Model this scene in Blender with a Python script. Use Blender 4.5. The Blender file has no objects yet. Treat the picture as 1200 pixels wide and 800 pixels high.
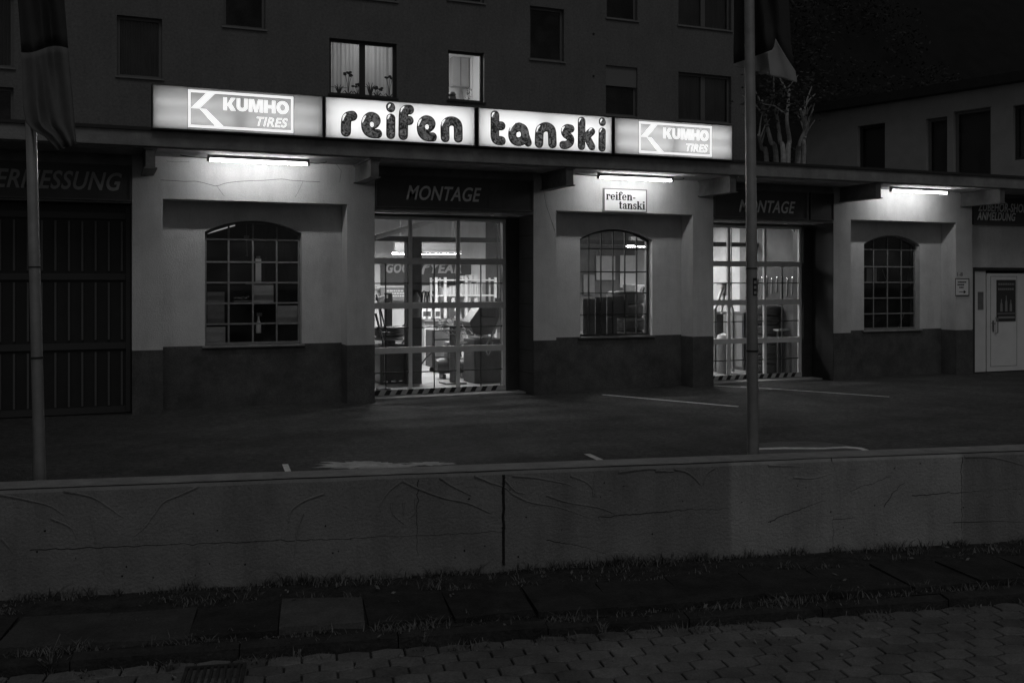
import bpy, bmesh, math, random
from mathutils import Vector, Matrix, noise
random.seed(7)
R = math.radians
sc = bpy.context.scene
COL = sc.collection

# ---------------------------------------------------------------- camera
A = R(22.6)                      # the facade is seen 22.6 degrees off square
F = 1167.0                       # focal length in pixels of a 1200 px wide frame
D0 = 15.0                        # metres from the camera to the facade plane (y = 0)
EYE = 1.87
cam_d = bpy.data.cameras.new("camera")
cam = bpy.data.objects.new("camera", cam_d)
COL.objects.link(cam)
cam.location = (0, -D0, EYE)
cam.rotation_euler = (R(90), 0, -A)
cam_d.lens = F / 1200 * 36
cam_d.sensor_width = 36
cam_d.shift_y = -70 / 1200
cam_d.clip_end = 800
sc.camera = cam

# ---------------------------------------------------------------- world, night sky, weak street light
SUN_EL, SUN_AZ = R(54), R(186)
w = bpy.data.worlds.new("World")
sc.world = w
w.use_nodes = True
nt = w.node_tree
for n in list(nt.nodes): nt.nodes.remove(n)
out = nt.nodes.new("ShaderNodeOutputWorld")
bg = nt.nodes.new("ShaderNodeBackground")
sky = nt.nodes.new("ShaderNodeTexSky")
sky.sky_type = 'NISHITA'
sky.sun_disc = False
sky.sun_elevation = SUN_EL
sky.sun_rotation = SUN_AZ
bw = nt.nodes.new("ShaderNodeRGBToBW")
nt.links.new(sky.outputs[0], bw.inputs[0])
nt.links.new(bw.outputs[0], bg.inputs[0])
nt.links.new(bg.outputs[0], out.inputs[0])
bg.inputs[1].default_value = 0.0145

sl = bpy.data.lights.new("night_light", 'SUN')
sl.energy = 0.16
sl.angle = R(25)
sun = bpy.data.objects.new("night_light", sl)
COL.objects.link(sun)
sdir = Vector((math.sin(SUN_AZ) * math.cos(SUN_EL), math.cos(SUN_AZ) * math.cos(SUN_EL), math.sin(SUN_EL)))
sun.rotation_euler = sdir.to_track_quat('Z', 'Y').to_euler()
sun.location = (-5, -30, 20)

sc.view_settings.view_transform = 'Standard'
sc.view_settings.look = 'None'
sc.view_settings.exposure = 0
sc.view_settings.gamma = 1
sc.view_settings.use_curve_mapping = False
sc.render.engine = 'CYCLES'
sc.cycles.max_bounces = 7
sc.cycles.diffuse_bounces = 4
sc.cycles.glossy_bounces = 4
sc.cycles.transmission_bounces = 6
sc.cycles.transparent_max_bounces = 16
sc.cycles.sample_clamp_indirect = 1.5
sc.cycles.caustics_reflective = False
sc.cycles.caustics_refractive = False
sc.cycles.use_denoising = True

# ---------------------------------------------------------------- pixel -> place helpers (1200 x 800 photograph)
def ang(px): return math.atan((px - 600) / F) + A
def sx(px, y): return (D0 + y) * math.tan(ang(px))          # x on the plane y
def hz(px, py, y):                                           # z on the plane y
    x = sx(px, y)
    dep = x * math.sin(A) + (D0 + y) * math.cos(A)
    return EYE + (330 - py) / F * dep
def P(px, py, y): return Vector((sx(px, y), y, hz(px, py, y)))
def at(px, py, Z):
    l = (px - 600) / F * Z
    return Vector((Z * math.sin(A) + l * math.cos(A), -D0 + Z * math.cos(A) - l * math.sin(A), EYE + (330 - py) / F * Z))
def G(px, py, z=0.0): return at(px, py, (EYE - z) * F / (py - 330))

# ---------------------------------------------------------------- materials (the photograph is black and white: all greys)
def mat(name, v, rough=0.7, var=0.0, scale=4.0, bump=0.0, bscale=60.0, metal=0.0, spec=0.5, coat=0.0, stain=0.0, streak=0.0, grain=0.0, gscale=55.0, island=0.0):
    m = bpy.data.materials.new(name)
    m.use_nodes = True
    t = m.node_tree
    b = t.nodes["Principled BSDF"]
    b.inputs["Base Color"].default_value = (v, v, v, 1)
    b.inputs["Roughness"].default_value = rough
    b.inputs["Metallic"].default_value = metal
    b.inputs["Specular IOR Level"].default_value = spec
    b.inputs["Coat Weight"].default_value = coat
    L = t.links.new
    tc = t.nodes.new("ShaderNodeTexCoord")
    if var > 0 or stain > 0 or streak > 0:
        n1 = t.nodes.new("ShaderNodeTexNoise"); n1.inputs["Scale"].default_value = scale
        n1.inputs["Detail"].default_value = 8; n1.inputs["Roughness"].default_value = 0.65
        L(tc.outputs["Object"], n1.inputs["Vector"])
        mr = t.nodes.new("ShaderNodeMapRange")
        mr.inputs[1].default_value = 0.3; mr.inputs[2].default_value = 0.7
        mr.inputs[3].default_value = max(0, v * (1 - var)); mr.inputs[4].default_value = v * (1 + var)
        L(n1.outputs["Fac"], mr.inputs[0])
        cur = mr.outputs[0]
        if stain > 0 or streak > 0:
            n2 = t.nodes.new("ShaderNodeTexNoise"); n2.inputs["Detail"].default_value = 10; n2.inputs["Roughness"].default_value = 0.7
            mp = t.nodes.new("ShaderNodeMapping")
            mp.inputs["Scale"].default_value = (2.2, 2.2, 0.35) if streak > 0 else (0.8, 0.8, 0.8)
            L(tc.outputs["Object"], mp.inputs[0]); L(mp.outputs[0], n2.inputs["Vector"])
            n2.inputs["Scale"].default_value = 1.6
            m2 = t.nodes.new("ShaderNodeMapRange")
            m2.inputs[1].default_value = 0.47; m2.inputs[2].default_value = 0.72
            m2.inputs[3].default_value = 1.0; m2.inputs[4].default_value = 1.0 - max(stain, streak)
            L(n2.outputs["Fac"], m2.inputs[0])
            mu = t.nodes.new("ShaderNodeMath"); mu.operation = 'MULTIPLY'
            L(cur, mu.inputs[0]); L(m2.outputs[0], mu.inputs[1])
            cur = mu.outputs[0]
        if grain > 0:
            n3 = t.nodes.new("ShaderNodeTexNoise"); n3.inputs["Scale"].default_value = gscale; n3.inputs["Detail"].default_value = 4; n3.inputs["Roughness"].default_value = 0.8
            L(tc.outputs["Object"], n3.inputs["Vector"])
            m3 = t.nodes.new("ShaderNodeMapRange"); m3.inputs[1].default_value = 0.3; m3.inputs[2].default_value = 0.7
            m3.inputs[3].default_value = 1-grain; m3.inputs[4].default_value = 1+grain
            L(n3.outputs["Fac"], m3.inputs[0])
            mu3 = t.nodes.new("ShaderNodeMath"); mu3.operation = 'MULTIPLY'; L(cur, mu3.inputs[0]); L(m3.outputs[0], mu3.inputs[1]); cur = mu3.outputs[0]
        if island > 0:
            gi = t.nodes.new("ShaderNodeNewGeometry"); m4 = t.nodes.new("ShaderNodeMapRange")
            m4.inputs[3].default_value = 1-island; m4.inputs[4].default_value = 1+island
            L(gi.outputs["Random Per Island"], m4.inputs[0])
            mu4 = t.nodes.new("ShaderNodeMath"); mu4.operation = 'MULTIPLY'; L(cur, mu4.inputs[0]); L(m4.outputs[0], mu4.inputs[1]); cur = mu4.outputs[0]
        L(cur, b.inputs["Base Color"])
    if bump > 0:
        nb = t.nodes.new("ShaderNodeTexNoise"); nb.inputs["Scale"].default_value = bscale
        nb.inputs["Detail"].default_value = 6; nb.inputs["Roughness"].default_value = 0.6
        L(tc.outputs["Object"], nb.inputs["Vector"])
        bp = t.nodes.new("ShaderNodeBump"); bp.inputs["Strength"].default_value = bump; bp.inputs["Distance"].default_value = 0.02
        L(nb.outputs["Fac"], bp.inputs["Height"]); L(bp.outputs[0], b.inputs["Normal"])
    return m

def emit(name, strength, var=0.0, scale=20.0):
    m = bpy.data.materials.new(name); m.use_nodes = True
    t = m.node_tree
    b = t.nodes["Principled BSDF"]
    b.inputs["Base Color"].default_value = (0.6, 0.6, 0.6, 1)
    b.inputs["Emission Color"].default_value = (1, 1, 1, 1)
    b.inputs["Emission Strength"].default_value = strength
    return m

def glass(name, refl=0.10, dirt=0.06):
    m = bpy.data.materials.new(name); m.use_nodes = True
    t = m.node_tree
    for n in list(t.nodes): t.nodes.remove(n)
    o = t.nodes.new("ShaderNodeOutputMaterial")
    tr = t.nodes.new("ShaderNodeBsdfTransparent"); tr.inputs[0].default_value = (0.9, 0.9, 0.9, 1)
    gl = t.nodes.new("ShaderNodeBsdfGlossy"); gl.inputs["Roughness"].default_value = 0.02
    df = t.nodes.new("ShaderNodeBsdfDiffuse"); df.inputs[0].default_value = (0.5, 0.5, 0.5, 1)
    fr = t.nodes.new("ShaderNodeFresnel"); fr.inputs[0].default_value = 1.45
    mx = t.nodes.new("ShaderNodeMixShader"); m2 = t.nodes.new("ShaderNodeMixShader")
    nz = t.nodes.new("ShaderNodeTexNoise"); nz.inputs["Scale"].default_value = 2.5; nz.inputs["Detail"].default_value = 7
    tc = t.nodes.new("ShaderNodeTexCoord")
    mr = t.nodes.new("ShaderNodeMapRange"); mr.inputs[1].default_value = 0.35; mr.inputs[2].default_value = 0.75
    mr.inputs[3].default_value = dirt * 0.3; mr.inputs[4].default_value = dirt * 2
    L = t.links.new
    L(tc.outputs["Object"], nz.inputs["Vector"]); L(nz.outputs["Fac"], mr.inputs[0])
    L(mr.outputs[0], m2.inputs[0]); L(tr.outputs[0], m2.inputs[1]); L(df.outputs[0], m2.inputs[2])
    L(fr.outputs[0], mx.inputs[0]); L(m2.outputs[0], mx.inputs[1]); L(gl.outputs[0], mx.inputs[2])
    L(mx.outputs[0], o.inputs[0])
    return m

def translucent(name, v, refl=0.25):
    m = bpy.data.materials.new(name); m.use_nodes = True
    t = m.node_tree
    for n in list(t.nodes): t.nodes.remove(n)
    o = t.nodes.new("ShaderNodeOutputMaterial")
    a = t.nodes.new("ShaderNodeBsdfTranslucent"); a.inputs[0].default_value = (v, v, v, 1)
    d = t.nodes.new("ShaderNodeBsdfDiffuse"); d.inputs[0].default_value = (v, v, v, 1)
    mx = t.nodes.new("ShaderNodeMixShader"); mx.inputs[0].default_value = refl
    t.links.new(a.outputs[0], mx.inputs[1]); t.links.new(d.outputs[0], mx.inputs[2]); t.links.new(mx.outputs[0], o.inputs[0])
    return m

def marbled(name):
    """backlit printed acrylic: dark with lighter veins"""
    m = bpy.data.materials.new(name); m.use_nodes = True
    t = m.node_tree; b = t.nodes["Principled BSDF"]; L = t.links.new
    tc = t.nodes.new("ShaderNodeTexCoord")
    n1 = t.nodes.new("ShaderNodeTexNoise"); n1.inputs["Scale"].default_value = 13; n1.inputs["Detail"].default_value = 5
    n1.inputs["Distortion"].default_value = 2.2
    L(tc.outputs["Object"], n1.inputs["Vector"])
    mr = t.nodes.new("ShaderNodeMapRange"); mr.inputs[1].default_value = 0.40; mr.inputs[2].default_value = 0.75
    mr.inputs[3].default_value = 0.006; mr.inputs[4].default_value = 0.24
    L(n1.outputs["Fac"], mr.inputs[0])
    L(mr.outputs[0], b.inputs["Base Color"]); L(mr.outputs[0], b.inputs["Emission Color"])
    b.inputs["Emission Strength"].default_value = 0.65
    b.inputs["Roughness"].default_value = 0.3
    return m

M = dict(
    plaster=mat("white_plaster", 0.66, 0.9, 0.10, 3.0, 0.35, 45, streak=0.16, grain=.12),
    dado=mat("grey_dado_paint", 0.095, 0.75, 0.35, 3.5, 0.4, 40, stain=.45, grain=.35),
    concrete=mat("canopy_concrete", 0.32, 0.9, 0.25, 4, 0.4, 30, stain=0.3),
    soffit=mat("painted_soffit", 0.45, 0.9, 0.2, 9, 0.5, 35, stain=0.35),
    steel=mat("painted_steel_beam", 0.16, 0.6, 0.3, 8, 0.2, 40),
    darksteel=mat("dark_steel", 0.035, 0.5, 0.3, 6),
    gateframe=mat("grey_gate_frame", 0.72, 0.55, 0.12, 5),
    bar_light=mat("grey_glazing_bar", 0.22, 0.6, 0.2, 12),
    bar_dark=mat("dark_glazing_bar", 0.03, 0.6),
    glass=glass("window_glass", dirt=0.035),
    gateglass=glass("gate_glass", dirt=0.05),
    signdark=mat("dark_sign_panel", 0.055, 0.45, 0.15, 3),
    signtext=mat("pale_sign_lettering", 0.92, 0.6, 0.1, 9),
    signframe=mat("sign_frame", 0.11, 0.5),
    housing=mat("lamp_housing", 0.22, 0.5),
    tube=emit("lit_tube", 46.0),
    asphalt=mat("yard_asphalt", 0.048, 0.85, 0.55, 1.4, 1.0, 40, stain=0.5, grain=.9, gscale=13),
    patch=mat("pale_concrete_patch", 0.45, 0.85, 0.4, 7, 0.4, 50),
    paint=mat("worn_road_paint", 0.75, 0.8, 0.35, 9),
    paver=mat("concrete_paver", 0.19, 0.9, 0.35, 3.0, 0.6, 70, stain=0.45, grain=.35, gscale=60, island=.22),
    slab=mat("concrete_slab", 0.12, 0.9, 0.3, 4, 0.5, 50, stain=0.4, grain=.35),
    slabdark=mat("dirty_slab", 0.035, 0.95, 0.5, 6, 0.6, 40, stain=.6, grain=.5),
    soil=mat("verge_soil", 0.035, 1.0, 0.6, 9, 1.0, 25, grain=.6),
    kerb=mat("kerb_stone", 0.045, 0.9, 0.5, 6, 0.8, 40, stain=.5, grain=.4),
    weed=mat("weed_leaf", 0.17, 0.8, 0.4, 12),
    drygrass=mat("dry_grass", 0.22, 0.8, 0.3, 12),
    crack=mat("wall_crack", 0.02, 1.0),
    pole=mat("flagpole_metal", 0.42, 0.30, 0.2, 5, metal=0.6, streak=.25),
    cloth=mat("dark_flag_cloth", 0.05, 0.9, 0.15, 6, 0.2, 200),
    clothlight=mat("pale_flag_cloth", 0.38, 0.9, 0.1, 6, 0.2, 200),
    apt=mat("apartment_render", 0.18, 0.95, 0.10, 0.8, 0.2, 60, streak=0.15, grain=.28, gscale=16),
    aptframe=mat("apartment_window_frame", 0.16, 0.6),
    aptdark=mat("dark_window_frame", 0.045, 0.6),
    sill=mat("window_sill", 0.22, 0.7, 0.15, 6),
    shutter=mat("roller_shutter", 0.20, 0.7),
    neigh=mat("neighbour_render", 0.42, 0.95, 0.10, 2.0, 0.2, 60),
    rooftile=mat("dark_roof", 0.03, 0.9, 0.3, 5),
    black=mat("black_void", 0.012, 0.9),
    trunk=mat("tree_bark", 0.42, 0.9, 0.3, 12, 0.6, 40),
    leaf=mat("tree_leaf", 0.07, 0.75, 0.5, 2.0),
    darkleaf=mat("far_leaf", 0.045, 0.9, 0.5, 0.6),
    hill=mat("hill_ground", 0.010, 1.0, 0.4, 0.5),
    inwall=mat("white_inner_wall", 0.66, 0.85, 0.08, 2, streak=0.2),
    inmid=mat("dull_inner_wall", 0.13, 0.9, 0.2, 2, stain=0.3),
    inceil=mat("inner_ceiling", 0.34, 0.9, 0.15, 2),
    infloor=mat("inner_floor", 0.30, 0.6, 0.25, 3),
    indado=mat("inner_dado", 0.22, 0.8),
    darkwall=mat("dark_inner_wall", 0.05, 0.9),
    machine=mat("machine_paint", 0.07, 0.45, 0.25, 6),
    machinegrey=mat("machine_grey", 0.20, 0.45, 0.2, 6),
    chrome=mat("bright_metal", 0.75, 0.25, metal=1.0),
    rubber=mat("tyre_rubber", 0.075, 0.55, 0.2, 10),
    card=mat("cardboard", 0.40, 0.9, 0.15, 5),
    box=mat("white_carton", 0.62, 0.85, 0.12, 6),
    paper=mat("white_paper", 0.70, 0.9),
    banner=mat("banner_blue", 0.06, 0.7),
    bannertext=mat("banner_letter", 0.36, 0.7),
    signwhite=mat("white_sign_board", 0.85, 0.6),
    ink=mat("black_ink", 0.015, 0.7),
    hazard=mat("hazard_white", 0.45, 0.7, 0.2, 8),
    doorpaint=mat("white_door_paint", 0.88, 0.5, 0.05, 4),
    poster=mat("dark_poster", 0.05, 0.5),
    posterlight=mat("poster_light", 0.30, 0.5),
    curtain=translucent("net_curtain", 0.50, 0.3),
    darkcurtain=mat("dim_curtain", 0.16, 0.9),
    room=mat("room_wall", 0.65, 0.9),
    cupboard=mat("kitchen_cupboard", 0.26, 0.4),
    plantleaf=mat("houseplant_leaf", 0.03, 0.7),
    panelwhite=translucent("white_sign_acrylic", 0.85, 0.15),
    panelgrey=translucent("tinted_sign_acrylic", 0.42, 0.15),
    boxinside=mat("sign_inner_white", 0.80, 0.9),
    signtube=emit("sign_inner_tube", 5.2),
    signletter=emit("lit_white_lettering", 0.93),
    marble=marbled("marbled_letter_acrylic"),
    letteredge=mat("letter_edge", 0.012, 0.4),
    roomlamp=emit("room_lamp", 30.0),
    intube=emit("hall_tube", 85.0),
    intube2=emit("far_hall_tube", 60.0),
    panelgrey2=translucent("pale_tinted_sign_acrylic", 0.56, 0.15),
    kitchenlamp=emit("kitchen_lamp", 75.0),
    dimtube=emit("dim_tube", 0.28),
)

# ---------------------------------------------------------------- mesh helpers
class MB:
    def __init__(s): s.bm = bmesh.new()
    def quad(s, *pts):
        s.bm.faces.new([s.bm.verts.new(p) for p in pts]); return s
    def box(s, x0, x1, y0, y1, z0, z1, bev=0.0):
        if x0 > x1: x0, x1 = x1, x0
        if y0 > y1: y0, y1 = y1, y0
        if z0 > z1: z0, z1 = z1, z0
        v = [s.bm.verts.new(p) for p in ((x0,y0,z0),(x1,y0,z0),(x1,y1,z0),(x0,y1,z0),(x0,y0,z1),(x1,y0,z1),(x1,y1,z1),(x0,y1,z1))]
        fs = [s.bm.faces.new([v[i] for i in f]) for f in ((0,3,2,1),(4,5,6,7),(0,1,5,4),(1,2,6,5),(2,3,7,6),(3,0,4,7))]
        if bev > 0:
            es = list({e for f in fs for e in f.edges})
            bmesh.ops.bevel(s.bm, geom=es, offset=bev, segments=2, affect='EDGES', profile=0.6)
        return s
    def bar(s, a, b, wd, ht, up=(0,0,1)):
        a, b = Vector(a), Vector(b); d = (b - a).normalized(); up = Vector(up)
        sd = d.cross(up)
        if sd.length < 1e-4: sd = d.cross(Vector((1,0,0)))
        sd.normalize(); u = sd.cross(d)
        v = []
        for p in (a, b):
            for i, j in ((-1,-1),(1,-1),(1,1),(-1,1)): v.append(s.bm.verts.new(p + sd*i*wd/2 + u*j*ht/2))
        for f in ((3,2,1,0),(4,5,6,7),(0,1,5,4),(1,2,6,5),(2,3,7,6),(3,0,4,7)): s.bm.faces.new([v[i] for i in f])
        return s
    def prism(s, poly, y0, y1):
        """outline in x,z pushed along y"""
        a = [s.bm.verts.new((p[0], y0, p[1])) for p in poly]; b = [s.bm.verts.new((p[0], y1, p[1])) for p in poly]
        n = len(poly)
        s.bm.faces.new(a); s.bm.faces.new(b[::-1])
        for i in range(n): s.bm.faces.new((a[i], b[i], b[(i+1)%n], a[(i+1)%n]))
        return s
    def prism_z(s, poly, z0, z1):
        a = [s.bm.verts.new((p[0], p[1], z0)) for p in poly]; b = [s.bm.verts.new((p[0], p[1], z1)) for p in poly]
        n = len(poly)
        s.bm.faces.new(a[::-1]); s.bm.faces.new(b)
        for i in range(n): s.bm.faces.new((a[i], a[(i+1)%n], b[(i+1)%n], b[i]))
        return s
    def tube(s, path, r, n=10, caps=True, r_end=None):
        pts = [Vector(p) for p in path]; rings = []; prev = None
        for i, p in enumerate(pts):
            d = (pts[min(i+1, len(pts)-1)] - pts[max(i-1, 0)]).normalized()
            if prev is None:
                u = d.orthogonal().normalized()
            else:
                u = (prev - d * prev.dot(d)).normalized()
            prev = u; v = d.cross(u)
            rr = r if r_end is None else r + (r_end - r) * i / max(1, len(pts)-1)
            rings.append([s.bm.verts.new(p + (u*math.cos(2*math.pi*k/n) + v*math.sin(2*math.pi*k/n))*rr) for k in range(n)])
        for a, b in zip(rings, rings[1:]):
            for k in range(n): s.bm.faces.new((a[k], a[(k+1)%n], b[(k+1)%n], b[k]))
        if caps:
            s.bm.faces.new(rings[0][::-1]); s.bm.faces.new(rings[-1])
        return s
    def lathe(s, prof, c, n=24, axis='z'):
        c = Vector(c); rings = []
        for r, h in prof:
            ring = []
            for k in range(n):
                t = 2*math.pi*k/n
                o = {'z': (r*math.cos(t), r*math.sin(t), h), 'y': (r*math.cos(t), h, r*math.sin(t)), 'x': (h, r*math.cos(t), r*math.sin(t))}[axis]
                ring.append(s.bm.verts.new(c + Vector(o)))
            rings.append(ring)
        for a, b in zip(rings, rings[1:]):
            for k in range(n): s.bm.faces.new((a[k], a[(k+1)%n], b[(k+1)%n], b[k]))
        return rings
    def ball(s, c, rx, ry, rz, u=14, v=8):
        mtx = Matrix.Translation(c) @ Matrix.Diagonal((rx, ry, rz, 1))
        bmesh.ops.create_uvsphere(s.bm, u_segments=u, v_segments=v, radius=1, matrix=mtx); return s
    def leaf(s, c, size, flat=0.35):
        d = Vector((random.gauss(0,1), random.gauss(0,1), random.gauss(0,1)*flat+0.05)).normalized()
        e = d.cross(Vector((random.gauss(0,1), random.gauss(0,1), random.gauss(0,1)))).normalized()
        c = Vector(c)
        s.quad(c - d*size, c + e*size*0.45, c + d*size, c - e*size*0.45); return s
    def build(s, name, m, parent=None, smooth=False):
        return obj(name, s.bm, m, parent, smooth)

def obj(name, bm, m, parent=None, smooth=False):
    bmesh.ops.recalc_face_normals(bm, faces=bm.faces[:])
    off = Vector((0,0,0)); p = parent
    while p is not None: off += p.location; p = p.parent
    if off.length > 0: bmesh.ops.translate(bm, verts=bm.verts[:], vec=-off)
    me = bpy.data.meshes.new(name); bm.to_mesh(me); bm.free()
    if smooth:
        me.polygons.foreach_set("use_smooth", [True]*len(me.polygons))
        try: me.set_sharp_from_angle(angle=R(40))
        except Exception: pass
    if m: me.materials.append(m)
    o = bpy.data.objects.new(name, me); COL.objects.link(o)
    if parent is not None: o.parent = parent
    return o

def tag(o, label, cat, group=None, kind=None):
    o["label"] = label; o["category"] = cat
    if group: o["group"] = group
    if kind: o["kind"] = kind
    return o
def thing(name, label, cat, loc=(0,0,0), group=None):
    o = bpy.data.objects.new(name, None); o.empty_display_size = 0.2
    COL.objects.link(o); o.location = loc
    return tag(o, label, cat, group)
def structure(o): o["kind"] = "structure"; return o
def dup(root, loc, label=None, rot=None):
    r = root.copy(); COL.objects.link(r); r.location = loc
    if rot is not None: r.rotation_euler = rot
    if label: r["label"] = label
    for ch in list(root.children):
        c = ch.copy(); COL.objects.link(c); c.parent = r
        for g in ch.children:
            d = g.copy(); COL.objects.link(d); d.parent = c
    return r

def text_bm(string, x0, x1, z0, z1, y, depth=0.006, shear=0.0, bold=0.0):
    cu = bpy.data.curves.new("t", 'FONT'); cu.body = string; cu.size = 1.0; cu.extrude = 0.02
    cu.shear = shear; cu.offset = bold; cu.space_character = 1.0+bold*3.2; cu.resolution_u = 4
    o = bpy.data.objects.new("t", cu); COL.objects.link(o)
    bpy.context.view_layer.update()
    me = bpy.data.meshes.new_from_object(o.evaluated_get(bpy.context.evaluated_depsgraph_get()))
    bpy.data.objects.remove(o); bpy.data.curves.remove(cu)
    bm = bmesh.new(); bm.from_mesh(me); bpy.data.meshes.remove(me)
    xs = [v.co.x for v in bm.verts]; ys = [v.co.y for v in bm.verts]
    ax, bx, ay, by = min(xs), max(xs), min(ys), max(ys)
    for v in bm.verts:
        u = (v.co.x-ax)/(bx-ax); t = (v.co.y-ay)/(by-ay)
        v.co = Vector((x0+u*(x1-x0), y - (depth if v.co.z > 0 else 0), z0+t*(z1-z0)))
    return bm
def text(string, x0, x1, z0, z1, y, m, parent, name="lettering", **k):
    return obj(name, text_bm(string, x0, x1, z0, z1, y, **k), m, parent)

def smooth_path(pts, n=7):
    pts = [Vector(p) for p in pts]
    if len(pts) < 3: return pts
    q = [pts[0]*2-pts[1]] + pts + [pts[-1]*2-pts[-2]]
    outp = []
    for i in range(1, len(q)-2):
        p0, p1, p2, p3 = q[i-1:i+3]
        for k in range(n):
            t = k/n
            outp.append(0.5*((2*p1)+(p2-p0)*t+(2*p0-5*p1+4*p2-p3)*t*t+(3*p1-p0-3*p2+p3)*t**3))
    outp.append(pts[-1]); return outp

# ================================================================ GROUND
WDIR = R(-11.2)
T = Vector((math.cos(WDIR), math.sin(WDIR), 0)); N = Vector((math.sin(WDIR), -math.cos(WDIR), 0))
WTOP, WFOOT = 0.37, -0.39
W0 = at(600, 330, 7.87); W0.z = 0
def WL(a, b, z): return W0 + T*a + N*b + Vector((0,0,z))      # along the low wall, towards the street, height
def wall_a(px, py, z):                                          # position along the wall face from a pixel column
    d = at(px, 330, 1.0) - Vector((0,-D0,EYE)); d.z = 0; d.normalize()
    o = Vector((0,-D0,0)) - W0
    # solve (o + d*s).N = 0
    s_ = -o.dot(N)/d.dot(N)
    return (o + d*s_).dot(T)

b = MB(); b.quad((-300,-300,-0.75),(300,-300,-0.75),(300,400,-0.75),(-300,400,-0.75))
structure(b.build("ground", M['soil']))

b = MB()
ya, yb_ = WL(-14, -0.2, 0), WL(32, -0.2, 0)
b.quad((ya.x, ya.y, 0), (yb_.x, yb_.y, 0), (60, 60, 0), (-40, 60, 0))
structure(b.build("yard", M['asphalt']))

def ground_poly(pts, z, name, m):
    bm = bmesh.new(); bm.faces.new([bm.verts.new((p.x, p.y, z)) for p in pts])
    return structure(obj(name, bm, m))
def blotch(px0, px1, py0, py1, z, name, m, jag=0.25, n=40, seed=1):
    rnd = random.Random(seed); pts = []
    for k in range(n):
        t = 2*math.pi*k/n; r = 1 - jag*rnd.random()
        px = (px0+px1)/2 + (px1-px0)/2*math.cos(t)*r; py = (py0+py1)/2 + (py1-py0)/2*math.sin(t)*r
        pts.append(G(px, py))
    return ground_poly(pts, z, name, m)
blotch(352, 505, 539.5, 551, 0.004, "yard_repair", M['patch'], 0.45, 60, 3)
blotch(470, 540, 541, 546, 0.0045, "yard_repair", M['patch'], 0.5, 40, 9)
ground_poly([G(x, y) for x, y in ((880,521),(905,518),(945,517),(985,520),(1012,526),(1020,530),(960,536),(880,536))], 0.004, "yard_repair", M['slab'])
ground_poly([G(x, y) for x, y in ((884,525.5),(920,524.5),(965,525),(992,523.5),(1010,525),(1024,529.5),(1018,530),(1005,526.5),(990,525.5),(965,526.8),(920,526.8),(884,527.5))], 0.008, "yard_marking", M['paint'])
def marking(p, q, wd=0.10):
    a_, c_ = G(*p), G(*q); d = (c_-a_).normalized(); n_ = Vector((-d.y, d.x, 0))*wd/2
    return ground_poly([a_+n_, a_-n_, c_-n_, c_+n_], 0.0042, "yard_marking", M['paint'])
marking((334, 544), (339, 556), 0.06); marking((688, 532), (712, 543), 0.075)
marking((706, 462.5), (865, 476.5), 0.07); marking((868, 453), (1042, 465), 0.06)
marking((815, 450.5), (905, 456), 0.05)
blotch(430, 600, 466, 476, 0.003, "yard_repair", M['slabdark'], 0.3, 40, 5)

# low retaining wall towards the street
wl = thing("retaining_wall", "low cracked concrete wall running between the yard and the pavement", "wall", WL(0, 0, WFOOT))
bm = bmesh.new()
na = 120
prof = [(-0.34, -0.6), (-0.34, WTOP-0.012), (-0.325, WTOP), (-0.02, WTOP), (0.0, WTOP-0.02), (0.0, 0.05), (0.0, -0.25), (0.0, -0.6)]
rings = []
for i in range(na+1):
    a_ = -13 + i*0.375
    j = 0.006*noise.noise((a_*1.3, 0, 0)); k = 0.006*noise.noise((a_*1.7, 5, 0))
    rings.append([bm.verts.new(WL(a_, p[0]+(j if 2 < q < 6 else 0), p[1]+(k if 0 < q < 5 else 0))) for q, p in enumerate(prof)])
for r0, r1 in zip(rings, rings[1:]):
    for q in range(len(prof)-1): bm.faces.new((r0[q], r0[q+1], r1[q+1], r1[q]))
bm.faces.new(rings[0]); bm.faces.new(rings[-1][::-1])
# wall colour: plain cement with one paler stretch that has clean vertical edges
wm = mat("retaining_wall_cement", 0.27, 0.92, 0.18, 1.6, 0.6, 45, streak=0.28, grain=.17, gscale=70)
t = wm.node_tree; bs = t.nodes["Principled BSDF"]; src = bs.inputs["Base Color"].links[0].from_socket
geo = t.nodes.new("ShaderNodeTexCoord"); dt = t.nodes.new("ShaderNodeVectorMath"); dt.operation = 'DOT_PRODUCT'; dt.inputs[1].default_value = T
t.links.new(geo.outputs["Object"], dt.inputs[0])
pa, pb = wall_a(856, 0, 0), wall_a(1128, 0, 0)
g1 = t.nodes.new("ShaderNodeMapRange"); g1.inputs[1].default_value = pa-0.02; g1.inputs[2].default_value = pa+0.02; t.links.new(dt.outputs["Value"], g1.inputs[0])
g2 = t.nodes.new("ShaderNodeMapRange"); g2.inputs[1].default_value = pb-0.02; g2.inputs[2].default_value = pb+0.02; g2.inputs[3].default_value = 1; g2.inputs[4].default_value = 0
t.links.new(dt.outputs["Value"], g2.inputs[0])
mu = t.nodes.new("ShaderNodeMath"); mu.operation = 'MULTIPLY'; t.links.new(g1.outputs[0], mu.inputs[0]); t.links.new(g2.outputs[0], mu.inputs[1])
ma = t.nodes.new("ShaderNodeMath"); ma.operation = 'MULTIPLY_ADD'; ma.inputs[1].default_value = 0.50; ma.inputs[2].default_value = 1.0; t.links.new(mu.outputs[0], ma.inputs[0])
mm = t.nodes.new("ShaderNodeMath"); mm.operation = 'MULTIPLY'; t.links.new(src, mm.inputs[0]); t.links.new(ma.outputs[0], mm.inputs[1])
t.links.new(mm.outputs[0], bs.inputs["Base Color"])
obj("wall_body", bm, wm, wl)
bm = bmesh.new(); prev = None
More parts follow.
